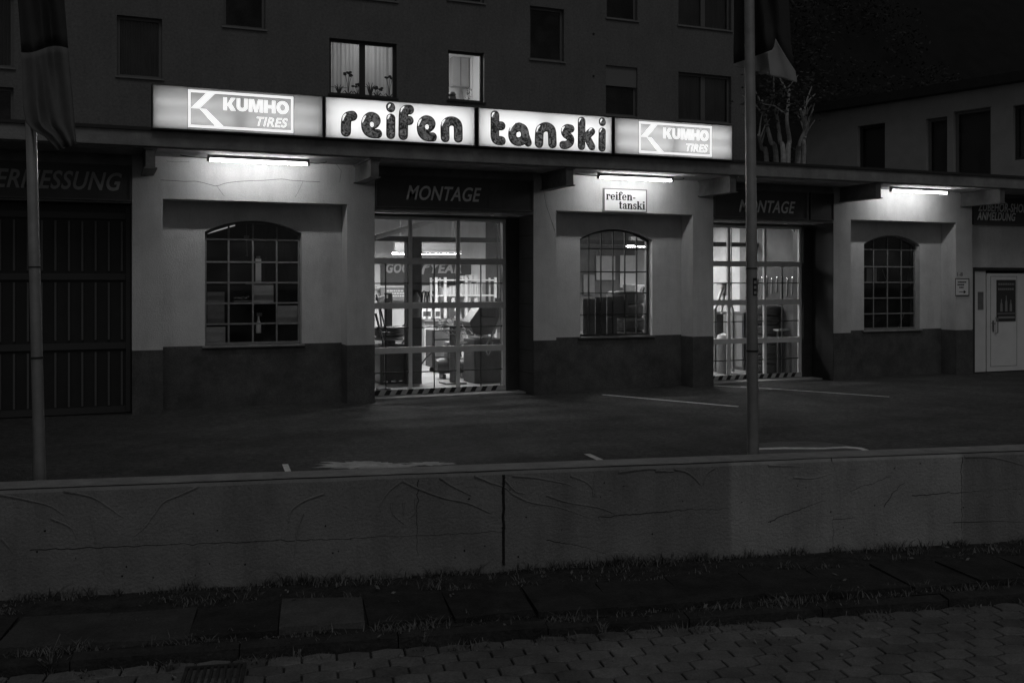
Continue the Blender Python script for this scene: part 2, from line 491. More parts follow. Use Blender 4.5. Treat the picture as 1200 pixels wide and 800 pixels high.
for i in range(0, 241):
    a_ = -13+i*.1875; e_ = .012*noise.noise((a_*2.2, 3, 0)); e2 = .018*abs(noise.noise((a_*4.1, 8, 0)))
    v_ = (bm.verts.new(WL(a_, -0.318+e_, WTOP+.009)), bm.verts.new(WL(a_, -0.03-e2, WTOP+.009)))
    if prev: bm.faces.new((prev[0], v_[0], v_[1], prev[1]))
    prev = v_
obj("lit_wall_top", bm, mat("worn_lit_wall_top", .30, .9, .25, 5, .5, 50, stain=.35), wl)  # paler sheet: lamplight on the wall top put into its colour

def wall_pt(px, py, b_=0.0):
    a_ = wall_a(px, 0, 0); p = WL(a_, 0, 0)
    dep = (p.x)*math.sin(A) + (p.y+D0)*math.cos(A)
    z = EYE + (330-py)/F*dep
    return WL(a_, b_, z)
# raised plaster runs, grooves and cracks in the wall face
runs = [ [(0,579),(30,585),(58,592),(75,603)], [(75,575),(105,581),(125,592),(140,603),(146,606)], [(2,631),(10,640),(15,648)],
    [(60,607),(82,617),(90,630)], [(107,605),(110,620),(112,640)], [(232,570),(210,580),(192,588),(180,603),(170,617),(157,628)],
    [(380,578),(360,585),(345,594),(339,604),(338,622)], [(355,601),(348,622),(345,652)],
    [(470,564),(458,573),(450,583),(445,592),(446,600)], [(472,563),(490,572),(520,583),(548,589),(575,601)],
    [(515,559),(530,569),(552,580)], [(556,557),(575,565),(590,570),(600,578)], [(590,560),(604,575),(615,578)],
    [(600,578),(622,588),(655,594),(690,606)], [(600,557),(630,560),(665,567),(672,572)], [(668,557),(686,564),(694,572),(697,580)],
    [(695,580),(697,555)], [(640,580),(665,588),(700,594),(720,601)], [(790,549),(805,553),(815,561),(822,569)],
    [(837,548),(828,555),(824,568)], [(768,551),(790,552)], [(725,553),(760,549),(778,551)],
    [(487,585),(486,600),(480,606)], [(459,588),(460,601),(474,614)], [(473,588),(473,604)],
    [(1130,535),(1165,536),(1200,545)], [(900,545),(940,546)], [(930,559),(952,560),(975,554)] ]
b = MB()
for r_ in runs: b.tube([wall_pt(x, y, 0.001) for x, y in smooth_path([Vector((x, y, 0)) for x, y in r_], 5) for x, y in [(x, y)]] if False else [wall_pt(v.x, v.y, 0.001) for v in smooth_path([Vector((x, y, 0)) for x, y in r_], 5)], 0.0095, 6, True, 0.004)
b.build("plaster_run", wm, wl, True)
cracks = [ [(35,644),(150,640),(300,634),(420,630),(520,626),(590,622)], [(590,556),(589,575),(591,600),(590,625),(592,663)],
    [(490,562),(489,585),(488,610),(489,640),(490,650)], [(974,536),(977,548),(981,560),(979,575),(976,600),(976,637)],
    [(1128,535),(1126,555),(1127,590),(1127,625)], [(900,612),(935,597),(985,580),(1010,570),(1045,558)],
    [(700,605),(760,601),(800,597),(852,596)], [(1070,581),(1130,576),(1200,572)], [(975,608),(1015,606)],
    [(1117,612),(1200,611)], [(1035,594),(1045,580),(1060,565)], [(640,633),(665,637),(710,648)] ]
b = MB()
for r_ in cracks:
    v_ = smooth_path([Vector((x, y, 0)) for x, y in r_], 6)
    v_ = [q for p0_, p1_ in zip(v_, v_[1:]) for q in (p0_, p0_.lerp(p1_, .33), p0_.lerp(p1_, .67))] + [v_[-1]]
    b.tube([wall_pt(v.x + 2.2*noise.noise((v.x*.11, v.y*.11, 1)) + .9*noise.noise((v.x*.5, v.y*.5, 4)), v.y + 2.2*noise.noise((v.x*.11, v.y*.11, 9)) + .9*noise.noise((v.x*.5, v.y*.5, 6)), 0.0) for v in v_], 0.0032, 5, True, 0.001)
b.build("crack", M['crack'], wl)
b = MB(); b.tube([wall_pt(590+1.2*noise.noise((q*.4, 0, 3)), 556+q*4.4, .001) for q in range(25)], .011, 6); b.build("expansion_joint", M['crack'], wl)

b = MB()
for _ in range(70):
    p_ = WL(random.uniform(-4.5, 8), 0.0, random.uniform(WFOOT, WTOP-.06)); b.ball(p_, random.uniform(.003, .010), .003, random.uniform(.003, .009), 8, 5)
o = b.build("pits", M['crack'], wl); o["kind"] = "stuff"
# pavement: sunk slabs in a weedy verge, kerb, hexagonal street paving
def verge_z(b_): return WFOOT - 0.05*min(b_, 1.5)/1.5
b = MB()
bm = bmesh.new(); gr = []
for i in range(0, 141):
    row = []
    for j in range(0, 13):
        a_ = -12 + i*0.2; bb = -0.1 + j*0.1
        row.append(bm.verts.new(WL(a_, bb, verge_z(bb) - 0.02 + 0.022*noise.noise((a_*2.5, bb*3, 0)))))
    gr.append(row)
for i in range(140):
    for j in range(12): bm.faces.new((gr[i][j], gr[i+1][j], gr[i+1][j+1], gr[i][j+1]))
structure(obj("verge", bm, M['soil'], None, True))

bs_l, bs_d = MB(), MB()
rnd = random.Random(4)
a_ = wall_a(-160, 0, 0); idx = 0
pxs = [-10, 115, 222, 330, 437]
def slab(mb, a0, a1, b0, b1, z, tilt):
    v = []
    for (aa, bb, s_) in ((a0,b0,-1),(a1,b0,1),(a1,b1,1),(a0,b1,-1)):
        p = WL(aa+rnd.uniform(-.02,.012), bb+rnd.uniform(-.025,.025), z + s_*tilt + rnd.uniform(-.012, .008)); v.append(p)
    top = [mb.bm.verts.new(p) for p in v]; bot = [mb.bm.verts.new(p-Vector((0,0,0.08))) for p in v]
    mb.bm.faces.new(top); 
    for k in range(4): mb.bm.faces.new((top[k], bot[k], bot[(k+1)%4], top[(k+1)%4]))
a330 = (G(331, 722, verge_z(.73)) - W0).dot(T); SW = 0.575
bs_m = MB()
for k in range(-7, 17):
    a0 = a330 + k*SW; a1 = a0 + SW
    mb = bs_l if k == 0 else (bs_m if k in (-2, -3) else bs_d)
    slab(mb, a0, a1-0.015, 0.44, 1.02, verge_z(.73)+0.012+rnd.uniform(-.006,.006), rnd.uniform(-.008,.008))
structure(bs_m.build("pavement", mat("worn_slab", 0.07, 0.9, 0.3, 4, 0.5, 50, stain=0.5, grain=.4)))
structure(bs_l.build("pavement", M['slab'])); structure(bs_d.build("pavement", M['slabdark']))

b = MB(); a0 = -6.0
while a0 < 14:
    a1 = a0 + 1.0
    dz = rnd.uniform(-.008, .008)
    v0 = [WL(a0+.004, 1.12, -.62), WL(a1-.004, 1.12, -.62), WL(a1-.004, 1.23, -.62), WL(a0+.004, 1.23, -.62)]
    v1 = [WL(a0+.004, 1.12, -.435+dz), WL(a1-.004, 1.12, -.435+dz), WL(a1-.004, 1.225, -.447+dz), WL(a0+.004, 1.225, -.447+dz)]
    lo = [b.bm.verts.new(p) for p in v0]; hi = [b.bm.verts.new(p) for p in v1]
    b.bm.faces.new(hi)
    for q in range(4): b.bm.faces.new((lo[q], lo[(q+1)%4], hi[(q+1)%4], hi[q]))
    a0 = a1
structure(b.build("kerb", M['kerb']))

STZ = -0.50
b = MB(); pw, ph, zg = 0.215, 0.145, 0.030
for r_ in range(0, 28):
    for c_ in range(-34, 52):
        ca = c_*pw + (pw/2 if r_ % 2 else 0); cb = 1.315 + r_*ph
        g_ = 0.0065
        hw, hh = pw/2-g_, ph/2-g_
        outl = [(-hw, -hh+zg/2), (0, -hh-zg/2), (hw, -hh+zg/2), (hw, hh-zg/2), (0, hh+zg/2), (-hw, hh-zg/2)]
        outl = [(-hw, -(hh-zg/2)), (-0.0, -(hh+zg/2)), (hw, -(hh-zg/2)), (hw, hh-zg/2), (0.0, hh+zg/2), (-hw, hh-zg/2)]
        z = STZ + rnd.uniform(-.003, .003) + 0.01*noise.noise((ca*.6, cb*.6, 3)); sl_ = rnd.uniform(-.012, .012); sl2 = rnd.uniform(-.012, .012)
        top = [b.bm.verts.new(WL(ca+x*0.955, cb+y*0.95, z + x*sl_ + y*sl2)) for x, y in outl]
        mid = [b.bm.verts.new(WL(ca+x, cb+y, z-0.006 + x*sl_ + y*sl2)) for x, y in outl]
        bot = [b.bm.verts.new(WL(ca+x, cb+y, z-0.03)) for x, y in outl]
        b.bm.faces.new(top)
        for q in range(6):
            b.bm.faces.new((mid[q], mid[(q+1)%6], top[(q+1)%6], top[q])); b.bm.faces.new((bot[q], bot[(q+1)%6], mid[(q+1)%6], mid[q]))
structure(b.build("street", M['paver']))
b = MB(); v = [WL(-40, 1.2, STZ-0.018), WL(60, 1.2, STZ-0.018), WL(60, 14, STZ-0.018), WL(-40, 14, STZ-0.018)]
b.quad(*v); structure(b.build("street_bed", M['soil']))

# drain grate at the street edge
gp = G(250, 793, STZ+0.012)
gl_ = (gp - W0).dot(T); gb_ = (gp - W0).dot(N)
dg = thing("drain_grate", "dark slotted iron drain grate at the street edge below the weeds", "drain grate", WL(gl_, gb_, STZ+0.005))
b = MB()
for k in range(8):
    aa = gl_-0.14+k*0.04
    b.bar(WL(aa, gb_-0.17, STZ+0.014), WL(aa, gb_+0.2, STZ+0.014), 0.018, 0.012)
b.build("bars", M['darksteel'], dg)
b = MB()
for q in (-0.17, 0.2): b.bar(WL(gl_-0.18, gb_+q, STZ+0.013), WL(gl_+0.18, gb_+q, STZ+0.013), 0.025, 0.016)
for q in (-0.17, 0.17): b.bar(WL(gl_+q, gb_-0.17, STZ+0.0125), WL(gl_+q, gb_+0.2, STZ+0.0125), 0.02, 0.014)
b.build("frame", M['kerb'], dg)

# weeds: a mass along wall foot, slab edges and kerb
def blade(mb, p, h, lean, wd):
    d = Vector((random.gauss(0,1), random.gauss(0,1), 0)); d.normalize(); s_ = Vector((-d.y, d.x, 0))*wd
    p1 = p + Vector((0,0,h*.6)) + d*lean*.4; p2 = p + Vector((0,0,h)) + d*lean
    v = [mb.bm.verts.new(q) for q in (p-s_, p+s_, p1+s_*.7, p1-s_*.7, p2)]
    mb.bm.faces.new((v[0], v[1], v[2], v[3])); mb.bm.faces.new((v[3], v[2], v[4]))
b = MB()
for band, ncl, hm in (((-0.01, 0.06), 150, .060), ((0.05, 0.46), 130, .028), ((0.42, 1.06), 45, .020), ((0.98, 1.15), 190, .036), ((1.21, 1.36), 150, .034), ((1.42, 2.2), 50, .016)):
    for _ in range(ncl):
        ca = random.uniform(-5.2, 8.5); cb = random.uniform(*band); spread = random.uniform(.015, .11); hs = hm*random.uniform(.35, 1.7)
        for _q in range(int(random.uniform(8, 46)*(.5+spread*9))):
            aa = ca+random.gauss(0, spread); bb = cb+random.gauss(0, spread*.3)
            if bb < -.005: bb = .002
            z = verge_z(bb)-0.02 if bb < 1.2 else STZ-0.012
            h = hs*random.uniform(.3, 1.3)
            blade(b, WL(aa, bb, z), h, h*random.uniform(.4, 1.5), random.uniform(.0015, .0055))
o = b.build("weeds", M['weed']); tag(o, "low weeds and moss growing along wall foot, slabs and kerb", "weeds", kind="stuff")

b = MB()
for _ in range(260):
    aa = random.uniform(-5, 8); bb = random.choice((random.gauss(1.36, .10), random.gauss(.2, .15), random.uniform(.1, 2.6)))
    if bb < .02: continue
    z = (verge_z(bb)+.018) if bb < 1.27 else STZ+.012
    b.leaf(WL(aa, bb, z), random.uniform(.010, .028), .5)
tag(b.build("fallen_leaves", M['drygrass']), "pale fallen leaves and litter specks strewn along kerb and verge", "leaves", kind="stuff")
def weed_plant(px, py, zz, h, n, label, dry=0):
    p = G(px, py, zz); r_ = thing("weed_plant", label, "weed", p, "single weeds at the kerb and wall foot")
    mb = MB()
    for _ in range(n):
        hh = h*random.uniform(.5, 1); blade(mb, p+Vector((random.gauss(0,.015), random.gauss(0,.015), -0.01)), hh, hh*random.uniform(.3, 1.2), random.uniform(.003, .006))
    mb.build("leaves", M['weed'], r_)
    if dry:
        mb = MB()
        for q in range(dry):
            x = (q-0.6)*0.05
            mb.tube([p, p+Vector((x*.4, 0, .12)), p+Vector((x+.03, 0, .22-.07*(q == 0)))], .0022, 5)
        mb.build("stalk", M['drygrass'], r_)
    return r_
weed_plant(60, 786, STZ, .10, 50, "bushy weed with two dry stalks beside the drain grate", 2)
weed_plant(106, 698, WFOOT-.02, .13, 14, "thin upright weed at the foot of the low wall above the sunk slabs")
weed_plant(206, 697, WFOOT-.02, .10, 24, "dense weed tuft at the wall foot behind the dark slab")
weed_plant(200, 785, STZ, .075, 36, "flat weed rosette close to the drain grate bars")
weed_plant(218, 764, STZ+.03, .09, 16, "narrow weed growing out of the kerb joint behind the drain grate")
weed_plant(497, 749, -.44, .06, 20, "small weed on the kerb beyond the one pale slab")
weed_plant(706, 738, -.44, .07, 22, "small pale weed on the kerb at mid street")

# ================================================================ WORKSHOP
ws = thing("tyre_workshop", "low white plastered tyre workshop with three arched windows under a flat canopy", "workshop", (0, 0, 0))
S0 = [0.45 + 6.18*k for k in range(3)]
DZ = 0.90; LZ = 3.05; SOF = 3.66; TOP = 3.885
WBW = [1.02, 1.04, 1.07]                                     # window offset in its bay
def arch(x0, x1, zs, rise, n=16):
    w_ = (x1-x0)/2; rr = (w_*w_+rise*rise)/(2*rise); cx = (x0+x1)/2; cz = zs+rise-rr; a_ = math.asin(w_/rr)
    return [(cx+rr*math.sin(-a_+2*a_*k/n), cz+rr*math.cos(-a_+2*a_*k/n)) for k in range(n+1)]
WIN = []
for k, s0 in enumerate(S0):
    wall, dado = MB(), MB()
    n0, n1, s1 = s0+0.41, s0+3.07, s0+3.5
    for a0, a1 in ((s0, n0), (n1, s1)):
        wall.box(a0, a1, 0, 0.64, DZ, LZ); dado.box(a0, a1, -0.006, 0.64, -0.05, DZ-0.001)
    wall.box(s0, s1, 0, 0.64, LZ+0.0005, SOF-0.001)
    w0 = s0+WBW[k]; w1 = w0+1.43
    y0, y1 = 0.38, 0.64
    SILL, SPR, RISE = 0.92, 2.61, 0.18
    wall.box(n0+.001, w0, y0, y1, DZ+.02, LZ); wall.box(w1, n1-.001, y0, y1, DZ+.02, LZ)
    ar = arch(w0, w1, SPR, RISE)
    for (xa, za), (xb, zb) in zip(ar, ar[1:]):
        wall.prism([(xa, za), (xb, zb), (xb, LZ), (xa, LZ)], y0, y1)
    dado.box(n0+.001, n1-.001, y0-0.006, y1, -0.05, DZ+.019)
    WIN.append((w0, w1, SILL, SPR, RISE, ar))
    wall.build("wall", M['plaster'], ws); dado.build("dado", M['dado'], ws)
# right-hand office front beyond the third bay
eb = S0[2]+3.5
ow = MB()
DX0, DX1, DTOP = 16.50, 18.15, 2.10
ow.box(eb+.001, DX0-.06, 0.10, 0.55, 0.9, SOF-.001); ow.box(DX0-.059, DX1+.06, 0.10, 0.55, DTOP+.06, SOF-.001); ow.box(DX1+.061, 26, 0.10, 0.55, 0.9, SOF-.001)
ow.build("wall", M['plaster'], ws)
for a0, a1 in ((eb+.001, DX0-.06), (DX1+.06, 26)):
    dado = MB(); dado.box(a0, a1, 0.094, 0.55, -0.05, DZ-.001); dado.build("dado", M['dado'], ws)
# lintels over the gates
for x0, x1 in ((-2.22, S0[0]-.001), (S0[0]+3.501, S0[1]-.001), (S0[1]+3.501, S0[2]-.001)):
    lin = MB(); lin.box(x0, x1, 0.03, 0.55, 2.975, SOF-.001); lin.build("lintel", M['concrete'], ws)
lp = MB(); lp.box(-5.5, -2.221, 0, 0.62, -.05, SOF-.001); lp.build("wall", M['dado'], ws)
# flat canopy slab and roof
can = MB()
can.box(-6, 27, -1.0, 8.6, SOF, TOP, 0.012)
can.build("canopy", M['concrete'], ws)
sf = MB()
sf.box(-5.9, 26.9, -0.93, -0.02, SOF-0.012, SOF-0.0005); sf.build("soffit", M['soffit'], ws)
gt = MB(); gt.box(-6, 27, -1.03, -1.002, TOP-.02, TOP+.025); gt.build("roof_edge", M['darksteel'], ws)
# rolled steel beams carrying the canopy
def ibeam(xc):
    b = MB(); y0, y1 = -0.97, -0.012; z1, z0 = SOF-.0135, SOF-.29
    b.box(xc-.085, xc+.085, y0, y1, z1-.018, z1); b.box(xc-.085, xc+.085, y0, y1, z0, z0+.018)
    b.box(xc-.06, xc+.06, y0+.02, y1, z0+.0185, z1-.0185)
    return b.build("canopy_beam", M['steel'], ws)
for s0 in S0: ibeam(s0+0.20); ibeam(s0+3.25)
ibeam(-2.4); ibeam(eb+2.5)
# cracks in the plaster above the first window
b = MB()
cr = [(188,211),(215,212.5),(232,213),(246,216.5),(254,218),(266,214.5),(285,212.5),(310,211.5),(330,210),(345,212),(375,213)]
b.tube([P(v.x, v.y+.5*noise.noise((v.x*.3,0,0)), -0.001) for v in smooth_path([Vector((x,y,0)) for x,y in cr], 4)], 0.0032, 5); b.build("crack", M['crack'], ws)
for c in ([(254,218),(259,225),(263,230)], [(195,189),(205,190),(222,189.5)], [(355,213),(350,224),(346,231)], [(392,190),(400,200),(398,214)],
          [(633,200),(640,240),(650,270)], [(1000,215),(1004,222)]):
    b = MB(); b.tube([P(x, y, -0.001) for x, y in c], 0.0018, 5); b.build("crack", M['crack'], ws)

# arched steel windows
def arched_window(k, cols, rows, m_bar, bw_):
    w0, w1, SILL, SPR, RISE, ar = WIN[k]
    y = 0.52
    fr = MB(); fw = 0.035
    fr.box(w0+.001, w0+fw, y-.02, y+.03, SILL, SPR); fr.box(w1-fw, w1-.001, y-.02, y+.03, SILL, SPR)
    fr.box(w0+fw, w1-fw, y-.02, y+.03, SILL, SILL+fw)
    ins = [((x-(w0+w1)/2)*0.955+(w0+w1)/2, z-fw) for x, z in ar]
    for (pa_, pb2), (qa, qb) in zip(zip(ar, ar[1:]), zip(ins, ins[1:])):
        fr.prism([pa_, pb2, qb, qa], y-.02, y+.03)
    win = fr.build("window", M['bar_dark'] if k == 1 else m_bar, ws)
    bars = MB()
    def top_at(x):
        for (xa, za), (xb, zb) in zip(ar, ar[1:]):
            if xa <= x <= xb: return za+(zb-za)*(x-xa)/(xb-xa)
        return SPR
    for c in range(1, cols):
        x = w0+(w1-w0)*c/cols; bars.box(x-bw_/2, x+bw_/2, y-.012, y+.012, SILL+.03, top_at(x)-.02)
    hh = (SPR+RISE-SILL)/rows
    for r_ in range(1, rows):
        z = SILL+hh*r_ + (0.03 if r_ == rows-1 else 0)
        bars.box(w0+.03, w1-.03, y-.0135, y+.0105, z-bw_/2, z+bw_/2)
    bars.build("glazing_bars", m_bar, win)
    pn = MB(); poly = [(w0+.02, SILL+.02)] + [(w1-.02, SILL+.02)] + [(x, z-.01) for x, z in reversed(ar)]
    bm = pn.bm; bm.faces.new([bm.verts.new((x, y+.004, z)) for x, z in poly])
    pn.build("pane", M['glass'], win)
    sl_ = MB(); sl_.box(w0-.04, w1+.04, 0.34, 0.50, SILL-.035, SILL-.002, .006); sl_.build("sill", M['concrete'] if k != 1 else M['steel'], win)
    return win
arched_window(0, 4, 6, M['bar_light'], 0.026)
arched_window(1, 6, 5, M['bar_dark'], 0.020)
arched_window(2, 4, 6, M['bar_light'], 0.024)

# glazed sectional gates
def gate(x0, x1, pxs_=None):
    y = 0.65; z0, z1 = 0.03, 2.93; n = 4; cw = (x1-x0)/3; fw = 0.055; hh = (z1-z0)/n
    fr = MB()
    for c in range(4):
        x = x0+c*cw; fr.box(x-fw/2, x+fw/2, y, y+.05, z0, z1)
    for r_ in range(n+1):
        z = z0+r_*hh; hgt = 0.055 if r_ in (0, n) else 0.10
        zz0, zz1 = (z, z+hgt) if r_ == 0 else ((z-hgt, z) if r_ == n else (z-hgt/2, z+hgt/2))
        fr.box(x0-fw/2, x1+fw/2, y-.004, y+.054, zz0, zz1)
    g = fr.build("garage_door", M['gateframe'], ws)
    b = MB()
    for c in range(3):
        x = x0+(c+.5)*cw; b.box(x-.008, x+.008, y+.02, y+.04, z0+.05, z0+hh*3-.04)
    for r_ in range(3):
        z = z0+(r_+.5)*hh; b.box(x0, x1, y+.021, y+.041, z-.009, z+.009)
    b.build("glazing_bars", M['bar_dark'], g)
    p = MB()
    for r_ in range(n):
        for c in range(3):
            p.quad((x0+c*cw+.01, y+.03, z0+r_*hh+.02), (x0+(c+1)*cw-.01, y+.03, z0+r_*hh+.02), (x0+(c+1)*cw-.01, y+.03, z0+(r_+1)*hh-.02), (x0+c*cw+.01, y+.03, z0+(r_+1)*hh-.02))
    p.build("pane", M['gateglass'], g)
    # striped warning strip and its pale backing at the foot
    s_ = MB(); s_.box(x0-.03, x1+.03, y-.010, y-.0045, z0+.005, z0+.09); s_.build("warning_strip", M['hazard'], g)
    s_ = MB(); k_ = 0; xx = x0
    while xx < x1-.14:
        s_.prism([(xx, z0+.006), (xx+.085, z0+.006), (xx+.135, z0+.089), (xx+.05, z0+.089)], y-.0125, y-.0102); xx += 0.185
    s_.build("stripe", M['ink'], g)
    j = MB(); j.box(x1+.03, x1+.27, 0.60, 0.9, 0, 2.974); j.box(x0-.2, x0-.03, 0.62, 0.9, 0, 2.974); j.box(x0-.03, x1+.03, .62, .9, z1+.002, 2.974)
    j.build("door_track", M['darksteel'], g)
    return g
gate(3.90, 6.37); gate(10.10, 12.56)
# reveal joints on the pier beside the first gate
for s_, v_ in ((S0[1], .06), (S0[2], .02)):
    b = MB(); b.box(s_-.009, s_-.003, .004, .598, 0.0, 2.972); b.build("reveal_panel", mat("dark_reveal_paint", v_, .8, .2, 5), ws)
    for k in range(7): b = MB(); b.box(s_-.012, s_-.0092, .02, .59, .35+.38*k, .362+.38*k); b.build("reveal_joint", M['crack'], ws)
for x0 in (S0[0]+3.51, S0[1]+3.51):
    th = MB(); th.box(x0, x0+2.66, 0.30, 0.95, 0.0, 0.028); th.build("threshold", M['concrete'], ws)

# closed boarded gate on the left
og = MB(); gx0, gx1 = -2.2, S0[0]-.01
og.box(gx0, gx1, .24, .30, 0.02, 2.96)
ob = og.build("boarded_gate", mat("old_gate_paint", 0.02, 0.6, 0.2, 5), ws)
rb = MB()
xx = gx1-.12
while xx > gx0+.1:
    for z0, z1 in ((.12, .88), (1.05, 1.86), (2.02, 2.72)): rb.box(xx-.013, xx+.013, .212, .2395, z0, z1)
    xx -= 0.172
rb.build("rib", mat("gate_rib_paint", 0.11, 0.55), ob)
rl = MB()
for z in (.06, .965, 1.94, 2.80): rl.box(gx0, gx1-.07, .205, .2396, z-.045, z+.045)
rl.box(gx1-.065, gx1-.005, .20, .2394, .02, 2.95)
rl.build("rail", mat("gate_rail_paint", 0.05, 0.55), ob)

# white office door with side light
dr = MB()
dr.box(DX0+.02, 16.86, .16, .22, .02, DTOP-.01, .004)
door = dr.build("door", M['doorpaint'], ws)
lf = MB(); lf.box(16.885, 18.02, .15, .215, .02, DTOP-.06, .005); lf.build("leaf", M['doorpaint'], door)
bd = MB()
for z0, z1, x0, x1 in ((.12, 1.98, 17.72, 17.728), (.12, 1.98, 16.98, 16.988), (1.975, 1.983, 16.98, 17.728), (.12, .128, 16.98, 17.728)): bd.box(x0, x1, .146, .1497, z0, z1)
bd.build("bead", M['bar_light'], door)
df_ = MB(); df_.box(DX0-.058, DX0+.018, .12, .25, 0, DTOP+.058); df_.box(DX1-.02, DX1+.058, .12, .25, 0, DTOP+.058); df_.box(DX0+.019, DX1-.021, .12, .25, DTOP, DTOP+.058)
df_.build("door_frame", M['darksteel'], door)
h = MB(); hx, hz_ = 17.05, .97
h.box(hx-.02, hx+.02, .135, .1495, hz_-.13, hz_+.10, .004)
h.tube([(hx, .12, hz_+.04), (hx, .095, hz_+.04), (hx-.02, .085, hz_+.045), (hx-.11, .085, hz_+.05)], .010, 8)
h.tube([(hx+.07, .14, hz_-.17), (hx+.07, .09, hz_-.15), (hx+.07, .09, hz_+.14), (hx+.07, .14, hz_+.16)], .011, 8)
h.build("handle", mat("handle_metal", .35, .3, metal=.9), door)
ins = MB(); ins.box(16.64, 16.79, .152, .1595, 1.30, 1.66); ins.build("letter_slot", M['machinegrey'], door)

# interior shell: dark room | lit hall | dark room
sh = MB()
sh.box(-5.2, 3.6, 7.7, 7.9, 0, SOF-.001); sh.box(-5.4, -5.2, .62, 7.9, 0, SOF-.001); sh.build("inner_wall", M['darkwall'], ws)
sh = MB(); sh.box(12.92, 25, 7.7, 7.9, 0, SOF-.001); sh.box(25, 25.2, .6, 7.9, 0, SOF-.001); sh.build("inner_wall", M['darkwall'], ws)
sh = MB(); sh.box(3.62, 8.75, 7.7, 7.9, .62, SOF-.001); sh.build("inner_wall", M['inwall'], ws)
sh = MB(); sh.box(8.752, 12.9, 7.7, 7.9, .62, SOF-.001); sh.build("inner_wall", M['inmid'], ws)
sh = MB(); sh.box(3.62, 12.9, 7.69, 7.9, 0, .619); sh.build("inner_dado", M['indado'], ws)
sh = MB(); sh.box(3.46, 3.61, .62, 7.69, 0, SOF-.015); sh.build("partition", M['inmid'], ws)
sh = MB(); sh.box(12.90, 13.05, .65, 3.1, 0, SOF-.015); sh.build("partition", M['inmid'], ws)
sh = MB(); sh.box(12.90, 13.05, 3.101, 7.69, 0, SOF-.015); sh.build("partition", mat("pale_partition", .48, .9, .2, 1.5, stain=.3), ws)
sh = MB(); sh.box(-5.2, 25, .621, 7.69, .0045, .012); sh.build("inner_floor", M['infloor'], ws)
sh = MB(); sh.box(3.62, 12.89, .625, 7.69, SOF-.012, SOF-.002); sh.build("inner_ceiling", M['inceil'], ws)
sh = MB(); sh.box(3.63, 12.88, 2.4, 2.55, 2.60, 2.69); sh.build("crane_rail", M['machine'], ws)
sh = MB(); sh.box(3.63, 12.88, 5.2, 5.4, 3.2, 3.64); sh.build("crane_rail", M['machine'], ws)
cx0, cx1 = sx(477, 2.4), sx(494, 2.4)
sh = MB(); sh.box(cx0, cx1, 2.38, 2.58, .012, 2.599); sh.build("column", M['machine'], ws)
for x0, x1 in ((3.95, 6.3), (10.15, 12.5)):
    for xx in (x0, x1):
        tr_ = MB(); tr_.tube([(xx, .75, 2.85), (xx, 1.1, 3.05), (xx, 3.6, 3.42)], .022, 6); tr_.build("door_rail", M['gateframe'], ws)
pt = P(440, 278, .9); 
tr_ = MB(); tr_.bar(P(440, 277, .95), P(508, 257, 1.5), .05, .05); tr_.bar(P(440, 280, 1.0), P(515, 259, 1.6), .02, .03); tr_.build("door_rail", M['gateframe'], ws)

# ================================================================ CANOPY LAMPS
def tube_lamp(xc, label, L_=1.42, z=SOF-.013, y=-.48, m=None, grp="fluorescent lamps under the canopy"):
    r_ = thing("fluorescent_lamp", label, "lamp", (xc, y, z), grp)
    b = MB(); b.box(xc-L_/2, xc+L_/2, y-.032, y+.032, z-.045, z, .006); b.box(xc-L_/2-.012, xc-L_/2+.03, y-.022, y+.022, z-.092, z-.046); b.box(xc+L_/2-.03, xc+L_/2+.012, y-.022, y+.022, z-.092, z-.046)
    b.build("housing", M['housing'], r_)
    b = MB(); b.tube([(xc-L_/2+.031, y, z-.072), (xc+L_/2-.031, y, z-.072)], .017, 10); b.build("tube", m or M['tube'], r_, True)
    return r_
LX = [2.134, 8.28, 14.45]
tube_lamp(LX[0], "lit fluorescent tube under the canopy above the arched window nearest the boarded gate")
tube_lamp(LX[1], "lit fluorescent tube under the canopy above the small white name sign")
tube_lamp(LX[2], "lit fluorescent tube under the canopy nearest the white office door")
for k, xl in enumerate(LX):                                   # loose supply cables
    wh = ["lamp next to the boarded gate", "lamp above the small white sign", "lamp nearest the white door"][k]
    b = MB(); b.tube(smooth_path([(xl-.71, -.48, 3.60), (xl-.82, -.47, 3.60), (xl-1.0, -.42, 3.62), (xl-1.06, -.35, 3.64)], 5), .006, 5)
    tag(b.build("supply_cable", M['ink']), "longer black loose cable at the near end of the " + wh, "cable", "lamp cables")
    if k < 2:
        b = MB(); b.tube(smooth_path([(xl+.71, -.48, 3.60), (xl+.83, -.47, 3.595), (xl+.96, -.43, 3.62), (xl+.98, -.38, 3.645)], 5), .006, 5)
        tag(b.build("supply_cable", M['ink']), "shorter black cable at the far end of the " + wh, "cable", "lamp cables")

